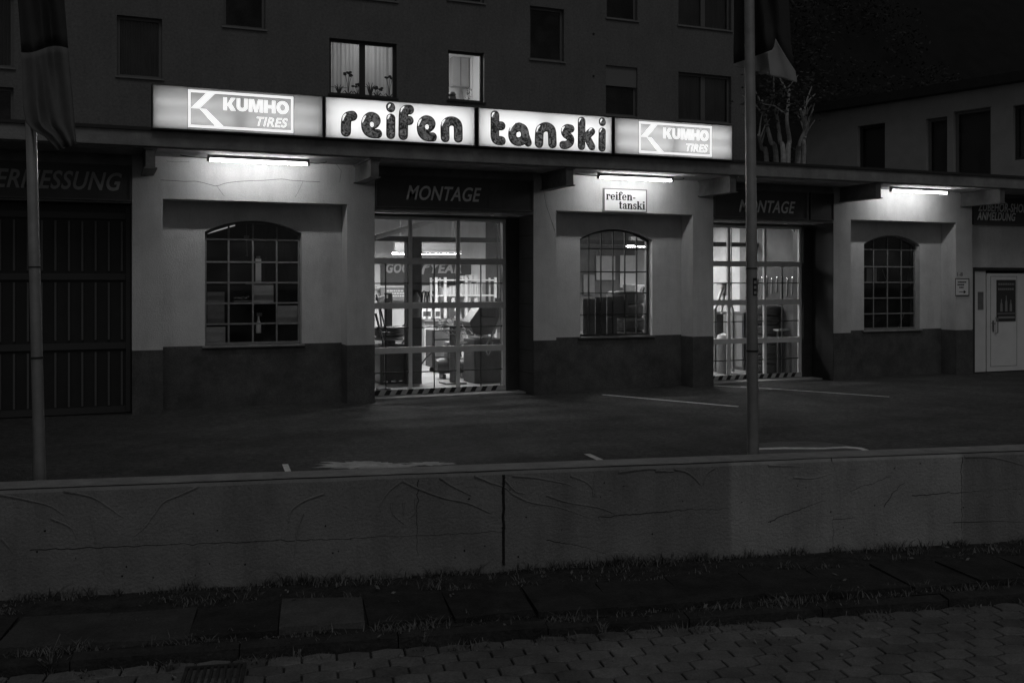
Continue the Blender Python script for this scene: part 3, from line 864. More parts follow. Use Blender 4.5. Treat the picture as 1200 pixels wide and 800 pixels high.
# ================================================================ LIGHT BOX SIGNS
SY0, SY1 = -1.08, -0.84; SZ0, SZ1 = hz(500, 0, SY0)*0 + EYE+2.02, EYE+2.60
def light_box(px0, px1, name, label, panel, tubes):
    x0, x1 = sx(px0, SY0), sx(px1, SY0)
    r_ = thing(name, label, "illuminated sign", ((x0+x1)/2, (SY0+SY1)/2, SZ0), "illuminated sign boxes along the canopy edge")
    e = .022
    b = MB()
    b.box(x0, x1, SY1-.02, SY1, SZ0, SZ1); b.box(x0, x0+e, SY0, SY1-.02, SZ0, SZ1); b.box(x1-e, x1, SY0, SY1-.02, SZ0, SZ1)
    b.box(x0+e, x1-e, SY0, SY1-.02, SZ0, SZ0+e*.7); b.box(x0+e, x1-e, SY0, SY1-.02, SZ1-e*.7, SZ1)
    b.box(x0-.012, x1+.012, SY0-.012, SY1, SZ0-.012, SZ0-.0005)
    b.build("housing", M['darksteel'], r_)
    b = MB(); b.quad((x0+e+.001, SY1-.024, SZ0+e), (x1-e-.001, SY1-.024, SZ0+e), (x1-e-.001, SY1-.024, SZ1-e), (x0+e+.001, SY1-.024, SZ1-e))
    b.quad((x0+e, SY0+.02, SZ0+e), (x1-e, SY0+.02, SZ0+e), (x1-e, SY1-.03, SZ0+e), (x0+e, SY1-.03, SZ0+e))
    b.quad((x0+e, SY0+.02, SZ1-e), (x1-e, SY0+.02, SZ1-e), (x1-e, SY1-.03, SZ1-e), (x0+e, SY1-.03, SZ1-e))
    b.build("reflector", M['boxinside'], r_)
    yq_ = .13 if len(tubes) > 2 else .085
    b = MB(); L_ = (x1-x0-.09)
    for q in tubes:
        for h0, h1 in ((0.0, .47), (.53, 1.0)):
            b.tube([(x0+.045+L_*h0, SY0+yq_, SZ0+q), (x0+.045+L_*h1, SY0+yq_, SZ0+q)], .014, 8)
    b.build("inner_tube", M['signtube'], r_)
    b = MB(); b.box(x0+.004, x1-.004, SY0-.004, SY0-.0005, SZ0+.004, SZ1-.004); 
    bm = bmesh.new(); bm.faces.new([bm.verts.new(p) for p in ((x0+.004, SY0-.003, SZ0+.004), (x1-.004, SY0-.003, SZ0+.004), (x1-.004, SY0-.003, SZ1-.004), (x0+.004, SY0-.003, SZ1-.004))])
    b.bm.free()
    obj("panel", bm, panel, r_)
    return r_, x0, x1
def quadmap(q, x0, x1):
    """crop-pixel -> x,z on a sign panel, from its four corners in that crop"""
    (ax, ay), (bx, by), (cx, cy), (dx, dy) = q                # TL TR BL BR
    def f(px, py):
        u, v = .5, .5
        for _ in range(12):
            X = (ax*(1-u)+bx*u)*(1-v)+(cx*(1-u)+dx*u)*v; Y = (ay*(1-u)+by*u)*(1-v)+(cy*(1-u)+dy*u)*v
            u += (px-X)/(bx-ax); v += (py-Y)/(cy-ay)
        return x0+u*(x1-x0), SZ1-v*(SZ1-SZ0)
    return f

def block_word(x0, x1, z0, z1, y, r_):
    """heavy sans capitals K U M H O in even cells"""
    mb = MB(); H_ = z1-z0; k_ = [0]
    ws_ = [.98, .90, 1.16, .93, 1.02]; gap = .07; tot = sum(ws_)+gap*4; sc_ = (x1-x0)/tot; x = x0; t = .30
    def pr(pts, w_):
        k_[0] += 1; mb.prism([(x+p[0]*w_*sc_, z0+p[1]*H_) for p in pts], y-.005-.00015*k_[0], y)
    for ch, w_ in zip("KUMHO", ws_):
        tt = t/w_
        if ch == 'K':
            pr([(0,0),(tt,0),(tt,1),(0,1)], w_); pr([(tt*.9,.36),(.62,1),(1.0,1),(tt*.9+.22,.34)], w_); pr([(.30,.52),(.62,0),(1.02,0),(.54,.72)], w_)
        elif ch == 'H':
            pr([(0,0),(tt,0),(tt,1),(0,1)], w_); pr([(1-tt,0),(1,0),(1,1),(1-tt,1)], w_); pr([(tt,.37),(1-tt,.37),(1-tt,.63),(tt,.63)], w_)
        elif ch == 'M':
            tt = .25; pr([(0,0),(tt,0),(tt,1),(0,1)], w_); pr([(1-tt,0),(1,0),(1,1),(1-tt,1)], w_); pr([(tt*.98,1),(.36,1),(.60,.0),(.40,.0),(tt*.98,.62)], w_); pr([(1-tt*.98,1),(.64,1),(.40,.0),(.60,.0),(1-tt*.98,.62)], w_)
        else:
            n = 14; lo = -180 if ch == 'U' else -180; hi_ = 0 if ch == 'U' else 180
            zc, rz = (.36, .36) if ch == 'U' else (.5, .52)
            for i in range(n*(1 if ch == 'U' else 2)):
                m_ = n*(1 if ch == 'U' else 2); a0 = R(lo+(hi_-lo)*i/m_); a1 = R(lo+(hi_-lo)*(i+1)/m_)
                k_[0] -= 1
                pr([(.5+.5*math.cos(a0), zc+rz*math.sin(a0)), (.5+.5*math.cos(a1), zc+rz*math.sin(a1)), (.5+(.5-tt)*math.cos(a1), zc+(rz-.26)*math.sin(a1)), (.5+(.5-tt)*math.cos(a0), zc+(rz-.26)*math.sin(a0))], w_)
            k_[0] += 1
            if ch == 'U': pr([(0,zc),(tt,zc),(tt,1),(0,1)], w_); pr([(1-tt,zc),(1,zc),(1,1),(1-tt,1)], w_)
        x += (w_+gap)*sc_
    mb.build("lettering", M['signletter'], r_)

def brand_box(px0, px1, q, label, kx):
    r_, x0, x1 = light_box(px0, px1, "light_box_sign", label, M['panelgrey' if kx == 1 else 'panelgrey2'], (.17, .40) if kx == 2 else (.15, .36))
    f = quadmap(q, x0, x1); W_ = x1-x0; H_ = SZ1-SZ0
    fx0, fx1, fz0, fz1 = x0+W_*.2, x0+W_*.815, SZ0+H_*.07, SZ1-H_*.07
    e = .032; yf = SY0-.0095; yb = SY0-.0045
    b = MB()
    b.box(fx0, fx1, yf, yb, fz1-e, fz1); b.box(fx0, fx1, yf, yb, fz0, fz0+e); b.box(fx0, fx0+e, yf, yb, fz0+e, fz1-e); b.box(fx1-e, fx1, yf, yb, fz0+e, fz1-e)
    mz = (fz0+fz1)/2+.0; fw = fx1-fx0
    b.prism([(fx0+fw*.165, fz1-e), (fx0+fw*.25, fz1-e), (fx0+fw*.105, mz+.004), (fx0+e+.001, mz+.004)], yf, yb)
    b.prism([(fx0+fw*.105, mz+.0035), (fx0+fw*.165, mz+.0035), (fx0+fw*.33, fz0+e), (fx0+fw*.25, fz0+e)], yf, yb)
    b.build("emblem", M['signletter'], r_)
    block_word(fx0+fw*.325, fx0+fw*.955, fz0+H_*.435, fz1-H_*.125, yb, r_)
    text("TIRES", fx0+fw*.64, fx0+fw*.945, fz0+H_*.11, fz0+H_*.335, yb, M['signletter'], r_, shear=.25, bold=.02, depth=.005)
    # thin brighter and darker sheets' joints
    for xj in (fx0-.008, fx1+.002):
        b = MB(); b.box(xj, xj+.006, SY0-.006, SY0-.0032, SZ0+.005, SZ1-.005); b.build("sheet_joint", M['machinegrey'], r_)
    return r_
brand_box(178, 379, [(42,72),(1128,145),(50,338),(1138,393)], "grey lit box sign with K emblem at the canopy end nearest the boarded gate", 1)
brand_box(719.5, 858.5, [(42,70),(1140,145),(52,392),(1152,455)], "grey lit box sign with K emblem between the bubble letters and the flagpole", 2)

def bubble(r_, strokes, f, rad_k, counters=()):
    body, edge, hi = MB(), MB(), MB()
    y0 = SY0-.006
    for s_ in strokes:
        pts, rr = s_[0], s_[1]
        w2 = [f(x, y) for x, y in pts]
        path = smooth_path([Vector((x, 0, z)) for x, z in w2], 7) if len(w2) > 2 else [Vector((x, 0, z)) for x, z in w2]
        rad = rr*rad_k
        for mb, k, fl in ((edge, 1.0, .12), (body, .84, .22)):
            R_ = rad*k
            if (path[0]-path[-1]).length < 1e-4 and len(path) == 2:
                pass
            rings = []; n = 14
            d0 = (path[1]-path[0]); d1 = (path[-1]-path[-2])
            d0 = d0.normalized() if d0.length > 1e-5 else Vector((0,0,1)); d1 = d1.normalized() if d1.length > 1e-5 else Vector((0,0,1))
            seq = []
            for q in range(5): t_ = q/5*math.pi/2; seq.append((path[0]-d0*R_*math.cos(t_), d0, R_*math.sin(t_)+1e-4))
            for i, p in enumerate(path):
                d = path[min(i+1, len(path)-1)]-path[max(i-1, 0)]; d = d.normalized() if d.length > 1e-5 else d0
                seq.append((p, d, R_))
            for q in range(1, 6): t_ = q/5*math.pi/2; seq.append((path[-1]+d1*R_*math.sin(t_), d1, R_*math.cos(t_)+1e-4))
            for p, d, rr_ in seq:
                u = Vector((d.z, 0, -d.x))
                rings.append([mb.bm.verts.new((p.x+u.x*math.cos(2*math.pi*k_/n)*rr_, y0+math.sin(2*math.pi*k_/n)*rr_*fl, p.z+u.z*math.cos(2*math.pi*k_/n)*rr_)) for k_ in range(n)])
            for a_, c_ in zip(rings, rings[1:]):
                for k_ in range(n): mb.bm.faces.new((a_[k_], a_[(k_+1)%n], c_[(k_+1)%n], c_[k_]))
        if len(s_) > 2:
            hp = smooth_path([Vector((f(x, y)[0], y0-rad*.84*.22-.002, f(x, y)[1])) for x, y in s_[2]], 5)
            for i, (p, q) in enumerate(zip(hp, hp[1:])): 
                wd = .010*math.sin(math.pi*(i+.7)/(len(hp)+.4))+.004
                hi.bar(p, q, .003, wd*1.6, (0,0,1)) if abs((q-p).normalized().z) < .7 else hi.bar(p, q, .003, wd*1.6, (1,0,0))
    for cx_, cy_ in counters:
        p = f(cx_, cy_); hi.ball((p[0], SY0-.0165, p[1]), 15*rad_k, .006, 19*rad_k, 12, 8)
    edge.build("letter_edge", M['letteredge'], r_, True); body.build("letters", M['marble'], r_, True)
    hi.build("letter_highlight", M['signletter'], r_)

r_, x0, x1 = light_box(380.5, 557, "light_box_sign", "white lit box sign with dark bubble letters reading reifen", M['panelwhite'], (.15, .29, .43))
f = quadmap([(35,42),(1175,128),(45,343),(1187,410)], x0, x1)
e1 = lambda dx, dy: [([(350+dx,266+dy),(398+dx,246+dy),(414+dx,222+dy),(402+dx,200+dy),(375+dx,192+dy),(350+dx,206+dy),(338+dx,240+dy),(344+dx,280+dy),(365+dx,306+dy),(398+dx,316+dy),(428+dx,316+dy)], 34, [(312+dx,236+dy),(320+dx,208+dy),(334+dx,186+dy)])]
bubble(r_, [([(195,300),(195,226),(208,194),(238,186)], 37, [(168,222),(174,192),(190,172)])] + e1(0,0)
    + [([(517,122),(519,128)], 34, [(499,130),(505,112),(514,104)]), ([(523,205),(526,322)], 34, [(498,212),(504,192),(514,182)])]
    + [([(620,328),(618,180),(630,148),(660,142)], 36, [(594,160),(602,136),(618,122)]), ([(622,222),(662,222)], 34)] + e1(418,26)
    + [([(944,348),(940,268),(955,238),(988,228),(1022,238),(1042,268),(1048,352)], 35, [(914,262),(920,236),(936,216)])], f, (x1-x0)/1140, ((382,250), (798,270)))
r_, x0, x1 = light_box(560, 717.5, "light_box_sign", "white lit box sign with dark bubble letters reading tanski", M['panelwhite'], (.15, .29, .43))
f = quadmap([(33,42),(1140,122),(47,350),(1150,412)], x0, x1)
bubble(r_, [([(168,105),(172,200),(176,275),(192,302),(228,308)], 34, [(142,120),(148,96),(160,84)]), ([(185,190),(222,190)], 33),
    ([(365,198),(325,215),(312,252),(325,298),(365,316),(402,300),(414,262),(402,218),(366,198)], 33, [(288,232),(300,196),(324,172)]), ([(398,215),(420,270),(440,322)], 31),
    ([(530,328),(530,242),(545,212),(580,198),(615,210),(632,240),(640,332)], 35, [(504,238),(512,208),(530,188)]),
    ([(788,214),(758,210),(738,228),(744,254),(770,272),(790,296),(782,326),(752,342),(728,342)], 31, [(712,236),(718,212),(732,198)]),
    ([(877,153),(883,350)], 32, [(852,162),(858,142),(868,132)]), ([(905,288),(965,237)], 30, [(938,236),(950,220),(964,214)]), ([(928,285),(970,355)], 30),
    ([(1053,157),(1054,164)], 30, [(1034,166),(1040,148),(1048,140)]), ([(1056,238),(1058,365)], 31, [(1032,244),(1038,226),(1048,216)])], f, (x1-x0)/1107)

# ================================================================ DARK FASCIA SIGNS
def fascia_sign(x0, x1, y, z0, z1, label, name="fascia_sign"):
    r_ = thing(name, label, "sign", ((x0+x1)/2, y, z0), "dark fascia signs over the gates")
    b = MB(); b.box(x0, x1, y-.04, y, z0, z1); b.build("board", M['signdark'], r_)
    b = MB(); e = .02
    for a0, a1, c0, c1 in ((x0, x1, z0, z0+e), (x0, x1, z1-e, z1), (x0, x0+e, z0+e, z1-e), (x1-e, x1, z0+e, z1-e)): b.box(a0, a1, y-.052, y-.0405, c0, c1)
    b.build("frame", M['signframe'], r_)
    return r_
z0, z1 = 3.02, 3.53
ys = .028
def t_on(string, pa_, pb2, py0, py1, r_, m=None, **k):
    text(string, sx(pa_, ys-.041), sx(pb2, ys-.041), hz((pa_+pb2)/2, py1, ys-.041), hz((pa_+pb2)/2, py0, ys-.041), ys-.041, m or M['signtext'], r_, shear=.30, bold=.018, **k)
r_ = fascia_sign(S0[0]+3.51, S0[1]-.01, ys, z0, z1, "dark sign reading MONTAGE over the gate in front of the steel column")
t_on("MONTAGE", 476, 564, 218.5, 235.5, r_)
# faint emblem: figure with raised circle, at the far end of the board
ex, ez = sx(578, ys), (z0+z1)/2
b = MB(); b.lathe([(.001, -.046), (.075, -.046), (.075, -.042)], (ex, ys, ez+.11), 20, 'y'); b.prism([(ex-.10, z0+.05), (ex+.13, z0+.05), (ex+.13, ez-.02), (ex+.05, ez+.03), (ex-.10, ez-.02)], ys-.046, ys-.042)
b.build("emblem", mat("faint_emblem", .075, .5), r_)
r_ = fascia_sign(S0[1]+3.51, sx(944, ys), ys, z0, z1, "dark sign reading MONTAGE over the gate behind the flagpole")
t_on("MONTAGE", 866, 932, 235, 249.5, r_)
r_ = fascia_sign(sx(948, ys), S0[2]-.01, ys, z0, z1, "short blank dark sign board beside the far MONTAGE sign")
r_ = fascia_sign(-2.2, S0[0]-.01, ys, z0-.02, z1-.03, "dark sign reading VERMESSUNG over the closed boarded gate")
t_on("VERMESSUNG", -20, 143, 199.5, 221.5, r_, mat("dull_sign_lettering", .42, .6, .15, 9))
yo = .098; x0o = sx(1143, yo)
r_ = thing("fascia_sign", "dark two line sign reading ZUBEHÖR-SHOP ANMELDUNG over the white door", "sign", (x0o, yo, 3.0), "dark fascia signs over the gates")
b = MB(); b.box(x0o-.1, 19.4, yo-.04, yo, 3.03, 3.6); b.build("board", M['signdark'], r_)
b = MB(); b.box(x0o-.1, 19.4, yo-.052, yo-.0405, 3.03, 3.055); b.box(x0o-.1, 19.4, yo-.052, yo-.0405, 3.575, 3.6); b.build("frame", M['signframe'], r_)
yt = yo-.041
text("ZUBEHÖR-SHOP", sx(1146, yt), sx(1203, yt), hz(1175, 248.5, yt), hz(1175, 236, yt), yt, M['signtext'], r_, shear=.18, bold=.015)
text("ANMELDUNG", sx(1145, yt), sx(1190, yt), hz(1168, 258.5, yt), hz(1168, 248.8, yt), yt, M['signtext'], r_, shear=.26, bold=.015)

# small white name board: hand-built bold serif letters
nx0, nx1 = sx(707, -.02), sx(757.5, -.02); nz0, nz1 = hz(732, 248.5, -.02), hz(732, 221.5, -.02)
nb = thing("name_board", "small white board reading reifen-tanski over the middle arched window", "sign", ((nx0+nx1)/2, -.02, nz0))
b = MB(); b.box(nx0, nx1, -.035, -.001, nz0, nz1, .004); b.build("board", M['signwhite'], nb)
b = MB(); e = .018
for a0, a1, c0, c1 in ((nx0, nx1, nz0, nz0+e), (nx0, nx1, nz1-e, nz1), (nx0, nx0+e, nz0+e, nz1-e), (nx1-e, nx1, nz0+e, nz1-e)): b.box(a0, a1, -.042, -.0355, c0, c1)
b.build("frame", M['machinegrey'], nb)
def serif_word(mb, word, x, z, h):
    """letters in x-height units: thick stems, thin joins, slab feet"""
    yF = [-.0385]
    def rect(a, b2, c, d):
        yF[0] -= .00012; mb.box(x+a*h, x+b2*h, yF[0], -.0352, z+c*h, z+d*h)
    def ringarc(cx, cz, rx, rz, a0, a1, t0=.13, t1=.30, n=14):
        yF[0] -= .00012
        o_, i_ = [], []
        for k in range(n+1):
            an = R(a0+(a1-a0)*k/n); th_ = t0+(t1-t0)*abs(math.cos(an))
            o_.append((x+(cx+rx*math.cos(an))*h, z+(cz+rz*math.sin(an))*h)); i_.append((x+(cx+(rx-th_)*math.cos(an))*h, z+(cz+max(rz-t0, .05)*math.sin(an))*h))
        for k in range(n): mb.prism([o_[k], o_[k+1], i_[k+1], i_[k]], yF[0], -.0352)
    for ch in word:
        if ch == 'r':
            rect(.08,.36,.1,1); rect(0,.46,0,.11); rect(0,.2,.89,1); ringarc(.56,.66,.30,.34,40,150,.14,.2); rect(.58,.82,.66,.92); adv = .86
        elif ch == 'e':
            ringarc(.44,.5,.44,.5,0,325,.12,.30); rect(.2,.86,.46,.57); adv = .98
        elif ch == 'i':
            rect(.08,.38,.1,1); rect(0,.48,0,.11); rect(0,.2,.89,1); rect(.07,.37,1.15,1.42); adv = .56
        elif ch == 'f':
            rect(.1,.4,.1,1.25); rect(.0,.52,0,.11); rect(0,.66,.88,1); ringarc(.5,1.15,.4,.33,40,180,.14,.3); rect(.58,.82,1.1,1.34); adv = .72
        elif ch == 'n':
            rect(.08,.37,.1,1); rect(0,.47,0,.11); rect(0,.2,.89,1); ringarc(.58,.6,.36,.4,0,165,.14,.29); rect(.65,.94,.1,.62); rect(.56,1.04,0,.11); adv = 1.12
        elif ch == '-':
            rect(.05,.5,.36,.54); adv = .6
        elif ch == 't':
            rect(.12,.42,.12,1.3); rect(0,.62,.87,1); ringarc(.42,.22,.3,.22,180,340,.12,.28); adv = .7
        elif ch == 'a':
            ringarc(.4,.27,.36,.29,0,360,.10,.26); rect(.5,.79,.1,.72); rect(.6,.92,0,.11); ringarc(.44,.68,.36,.33,0,160,.13,.28); rect(.08,.32,.62,.82); adv = .96
        elif ch == 's':
            ringarc(.37,.72,.32,.29,20,270,.12,.26); ringarc(.37,.29,.34,.30,-160,90,.12,.26); rect(.55,.68,.66,.92); rect(.04,.16,.1,.36); adv = .80
        elif ch == 'k':
            rect(.08,.37,.1,1.42); rect(0,.46,0,.11); rect(0,.2,1.31,1.42)
            yF[0] -= .00012; mb.prism([(x+.36*h,z+.46*h),(x+.42*h,z+.36*h),(x+.86*h,z+.93*h),(x+.72*h,z+.93*h)], yF[0], -.0352)
            yF[0] -= .00012; mb.prism([(x+.46*h,z+.56*h),(x+.72*h,z+.08*h),(x+1.0*h,z+.08*h),(x+.6*h,z+.68*h)], yF[0], -.0352)
            rect(.58,1.08,0,.11); rect(.6,1.0,.89,1); adv = 1.12
        x += adv*h
    return x
b = MB(); nh = .152
serif_word(b, "reifen-", sx(710.5, -.04), hz(725, 234.6, -.04), .098); serif_word(b, "tanski", sx(725.5, -.04), hz(740, 245.3, -.04), .098)
b.build("lettering", M['ink'], nb)

# notice, numeral board and posters by the office door
q0, q1 = sx(1119, -.01), sx(1135.5, -.01); r0, r1 = hz(1127, 346.5, -.01), hz(1127, 326, -.01)
nt_ = thing("notice_board", "small framed white notice with an arrow on the pier beside the office door", "notice", ((q0+q1)/2, -.01, r0))
b = MB(); b.box(q0, q1, -.012, -.001, r0, r1); b.build("board", M['signwhite'], nt_)
b = MB(); e = .014
for a0, a1, c0, c1 in ((q0, q1, r0, r0+e), (q0, q1, r1-e, r1), (q0, q0+e, r0+e, r1-e), (q1-e, q1, r0+e, r1-e)): b.box(a0, a1, -.017, -.0125, c0, c1)
b.build("frame", M['ink'], nt_)
b = MB(); qw = q1-q0; qh = r1-r0
for k, (a0, a1) in enumerate(((.2,.8), (.18,.66), (.3,.62))): 
    xx = q0+qw*a0
    while xx < q0+qw*a1: 
        wl_ = rnd.uniform(.02, .045); b.box(xx, min(xx+wl_, q0+qw*a1), -.0145, -.0122, r1-qh*(.22+.15*k)-.012, r1-qh*(.22+.15*k)+.012); xx += wl_+.008
b.bar((q0+qw*.3, -.0135, r0+qh*.22), (q0+qw*.66, -.0135, r0+qh*.22), .003, .012); b.prism([(q0+qw*.62, r0+qh*.12), (q0+qw*.78, r0+qh*.22), (q0+qw*.62, r0+qh*.32)], -.0146, -.0122)
b.build("print", M['ink'], nt_)
text("1-8", sx(1121.5, 0), sx(1128, 0), hz(1125, 323.5, 0), hz(1125, 319, 0), -.001, M['steel'], ws, name="house_number", depth=.004)

q0, q1 = sx(1168, .14), sx(1190.5, .14); r0, r1 = hz(1179, 376.5, .14), hz(1179, 328, .14)
po = thing("door_poster", "dark poster with pale standing shapes on the white office door", "poster", ((q0+q1)/2, .143, r0))
b = MB(); b.box(q0, q1, .1435, .1465, r0, r1); b.build("sheet", M['poster'], po)
b = MB(); qw = q1-q0; qh = r1-r0
for k in range(2):
    xx = q0+qw*.08
    while xx < q1-qw*.12: wl_ = rnd.uniform(.03, .06); b.box(xx, min(xx+wl_, q1-qw*.08), .1415, .1433, r1-qh*(.10+.12*k)-.02, r1-qh*(.10+.12*k)+.02); xx += wl_+.012
for cx_, hh in ((.25, .30), (.5, .38), (.74, .28)):
    xx = q0+qw*cx_; b.prism([(xx-.035, r0+qh*.24), (xx+.035, r0+qh*.24), (xx+.03, r0+qh*(.24+hh*.6)), (xx+.012, r0+qh*(.24+hh*.75)), (xx+.012, r0+qh*(.24+hh)), (xx-.012, r0+qh*(.24+hh)), (xx-.012, r0+qh*(.24+hh*.75)), (xx-.03, r0+qh*(.24+hh*.6))], .1415, .1433)
b.box(q0+.02, q1-.02, .1415, .1433, r0+qh*.18, r0+qh*.20); b.box(q0+.05, q1-.03, .1415, .1433, r0+qh*.07, r0+qh*.12)
b.build("print", M['posterlight'], po)

# ================================================================ HALL INTERIOR
def hall_lamp(p, q, label, m=None, hood=True):
    p, q = Vector(p), Vector(q); c = (p+q)/2
    r_ = thing("hall_lamp", label, "lamp", c, "fluorescent lamps in the workshop hall")
    if not hood:
        b = MB(); b.tube([p, q], .012, 8); b.build("tube", m, r_, True); return r_
    b = MB(); b.bar(p+Vector((0,0,.045)), q+Vector((0,0,.045)), .40, .03)
    b.bar(p+Vector((0,0,.15)), q+Vector((0,0,.15)), .10, .16)
    sd_ = (q-p).normalized().cross(Vector((0,0,1)))*.19
    for s_ in (-1, 1): b.bar(p+sd_*s_+Vector((0,0,.012)), q+sd_*s_+Vector((0,0,.012)), .012, .034)
    b.build("hood", M['housing'], r_)
    b = MB(); b.bar(p+Vector((0,0,.012)), q+Vector((0,0,.012)), .26, .03); b.build("diffuser", m or M['intube'], r_)
    b = MB()
    for e_ in (p, q): b.tube([e_.lerp(c, .2)+Vector((0,0,.2)), Vector((e_.lerp(c, .2).x, e_.lerp(c, .2).y, SOF-.02))], .008, 5)
    b.build("hanger", M['machine'], r_)
    return r_
ya_ = 5.0
hall_lamp(P(462, 297.5, ya_), P(538, 297.5, ya_), "lit hooded lamp hanging in front of the long banner")
hall_lamp((11.2, 2.4, 3.20), (11.2, 3.8, 3.20), "lit hooded lamp hanging lengthways behind the far gate")
hall_lamp(P(738, 289, ya_), P(775, 289, ya_), "lit hooded lamp seen through the top corner of the middle arched window", M["intube2"])
hall_lamp((4.6, 4.3, 3.44), (6.0, 4.3, 3.44), "added unseen hooded fill lamp high over the tyre changer inside the near gate")  # fill lamp added out of view to brighten the back wall
hall_lamp((7.2, 2.6, 3.42), (8.6, 2.6, 3.42), "added unseen hooded fill lamp high in the hall before the shelf rack")  # second added fill lamp, kept above the sight line through the gate

def xz(px, py, y): v = P(px, py, y); return v.x, v.z
# banner
yb2 = 7.66
bn = thing("banner", "long dark banner with pale slanted letters on the hall back wall", "banner", (sx(495, yb2), yb2, hz(495, 330, yb2)))
bx0, bx1 = sx(446, yb2), sx(552, yb2); bz0, bz1 = hz(495, 334, yb2), hz(495, 304, yb2)
b = MB(); b.box(bx0, bx1, yb2, yb2+.02, bz0, bz1); b.build("sheet", M['banner'], bn)
lz0, lz1 = hz(495, 320, yb2), hz(495, 308.5, yb2)
text("GOOD", sx(452.5, yb2), sx(489, yb2), lz0, lz1, yb2-.001, M['bannertext'], bn, shear=.2, bold=.04)
text("YEAR", sx(504, yb2), sx(541, yb2), lz0, lz1, yb2-.001, M['bannertext'], bn, shear=.2, bold=.04)
b = MB(); fx = sx(498, yb2); hh = lz1-lz0
b.prism([(fx-.10, lz0-.03), (fx-.04, lz0-.03), (fx+.0, lz0+hh*.5), (fx+.10, lz1), (fx+.13, lz1+.05), (fx-.03, lz0+hh*.75), (fx-.08, lz0+hh*.3)], yb2-.008, yb2-.001)
for k in range(3): b.prism([(fx-.06+.02*k, lz0+hh*(.45+.2*k)), (fx+.10+.02*k, lz0+hh*(.6+.2*k)), (fx+.12+.02*k, lz0+hh*(.72+.2*k)), (fx-.04+.02*k, lz0+hh*(.55+.2*k))], yb2-.0095-.001*k, yb2-.0085)
b.build("emblem", M['bannertext'], bn)
# notice shelf under the banner
yn = 7.5
x0, zt = xz(446, 337, yn); x1, zb = xz(477, 352, yn)
r_ = thing("notice_board", "wide pale notice panel under the left half of the banner", "notice", ((x0+x1)/2, yn, zb))
b = MB(); b.box(x0, x1, yn, yn+.05, zb, zt); b.build("board", M['machinegrey'], r_)
b = MB()
for k in range(3):
    xx = x0+.15
    while xx < x1-.1: wl_ = rnd.uniform(.03, .08); b.box(xx, xx+wl_, yn-.004, yn-.001, zt-.09-.06*k, zt-.06-.06*k); xx += wl_+.015
b.build("print", M['paper'], r_)
b = MB(); b.box(x0-.1, x1, yn-.05, yn+.05, zt+.002, zt+.02); b.build("rail", M['paper'], r_)

# tyre changer
ymc = 2.9
c = Vector((sx(459, ymc), ymc, 0.012)); Zs = (c.x*math.sin(A)+(ymc+D0)*math.cos(A))/F
tcg = thing("tyre_changer", "dark tyre changing machine with a round clamping table and a tall mast behind the gate", "tyre changer", c)
b = MB(); b.box(c.x-.30, c.x+.26, ymc-.3, ymc+.35, .012, .72, .03); b.build("cabinet", M['machine'], tcg)
b = MB(); b.lathe([(.001,.86),(.25,.86),(.29,.83),(.29,.80),(.10,.78),(.10,.72)], (c.x-.05, ymc-.05, 0), 20); b.build("turntable", M['machinegrey'], tcg, True)
b = MB(); b.box(c.x-.03, c.x+.10, ymc+.30, ymc+.42, .5, 1.66, .01); b.build("mast", M['machine'], tcg)
b = MB(); b.bar((c.x+.03, ymc+.36, 1.60), (c.x-.28, ymc-.0, 1.55), .06, .06); b.tube([(c.x-.25, ymc, 1.56), (c.x-.2, ymc-.02, 1.05)], .02, 8); b.build("arm", M['machinegrey'], tcg)
b = MB()
for k in range(4): b.box(c.x-.25+.14*k, c.x-.17+.14*k, ymc-.36, ymc-.3, .05, .07)
b.build("pedal", M['chrome'], tcg)
b = MB(); b.tube(smooth_path([(c.x+.2, ymc, .72), (c.x+.32, ymc-.1, .95), (c.x+.28, ymc-.12, 1.1), (c.x+.15, ymc-.05, 1.0), (c.x+.12, ymc, .85)], 6), .014, 6); b.build("hose", M['ink'], tcg)
# loose wheel on the changer
def make_tyre(name, label, c, group, r=.31, h=.20, rim=True):
    t_ = thing(name, label, "tyre", c, group)
    c = Vector(c); b = MB(); ri = r*.62
    prof = [(ri, h*.12), (ri+.03, h*.02), (r*.86, 0), (r*.95, h*.06), (r, h*.18), (r, h*.30), (r*.985, h*.32), (r*.985, h*.36), (r, h*.38), (r, h*.62), (r*.985, h*.64), (r*.985, h*.68), (r, h*.70), (r, h*.82), (r*.95, h*.94), (r*.86, h), (ri+.03, h*.98), (ri, h*.88), (ri*.97, h*.5), (ri, h*.12)]
    b.lathe(prof, c, 36); b.build("tread", M['rubber'], t_, True)
    if rim:
        b = MB(); b.lathe([(ri*.98, h*.15), (ri*.95, h*.85), (ri*.7, h*.7), (.05, h*.75), (.001, h*.75)], c, 24); b.build("rim", M['machinegrey'], t_, True)
    return t_
ty0 = make_tyre("tyre", "car tyre lying on the turntable of the tyre changer", (c.x-.05, ymc-.05, .862), "tyres in the workshop hall", .28, .18)

# lift arms at the edge of the first gate
r_ = thing("prop_stand", "thin slanted metal prop standing behind the gate next to the lamp rail", "stand", (sx(446, 1.6), 1.6, .012))
b = MB(); b.tube([P(441, 345, 1.6), P(447, 366, 1.55), P(453, 391, 1.5)], .014, 6); b.tube([P(440, 367, 1.6), P(449, 400, 1.6), P(450, 440, 1.6)], .02, 6); b.build("strut", M['machine'], r_)
b = MB(); b.box(sx(449, 1.5), sx(457, 1.5), 1.45, 1.55, hz(452, 393, 1.5), hz(452, 389, 1.5)); b.box(sx(442,1.6), sx(456,1.6), 1.5, 1.7, .012, .05); b.build("foot", M['machine'], r_)

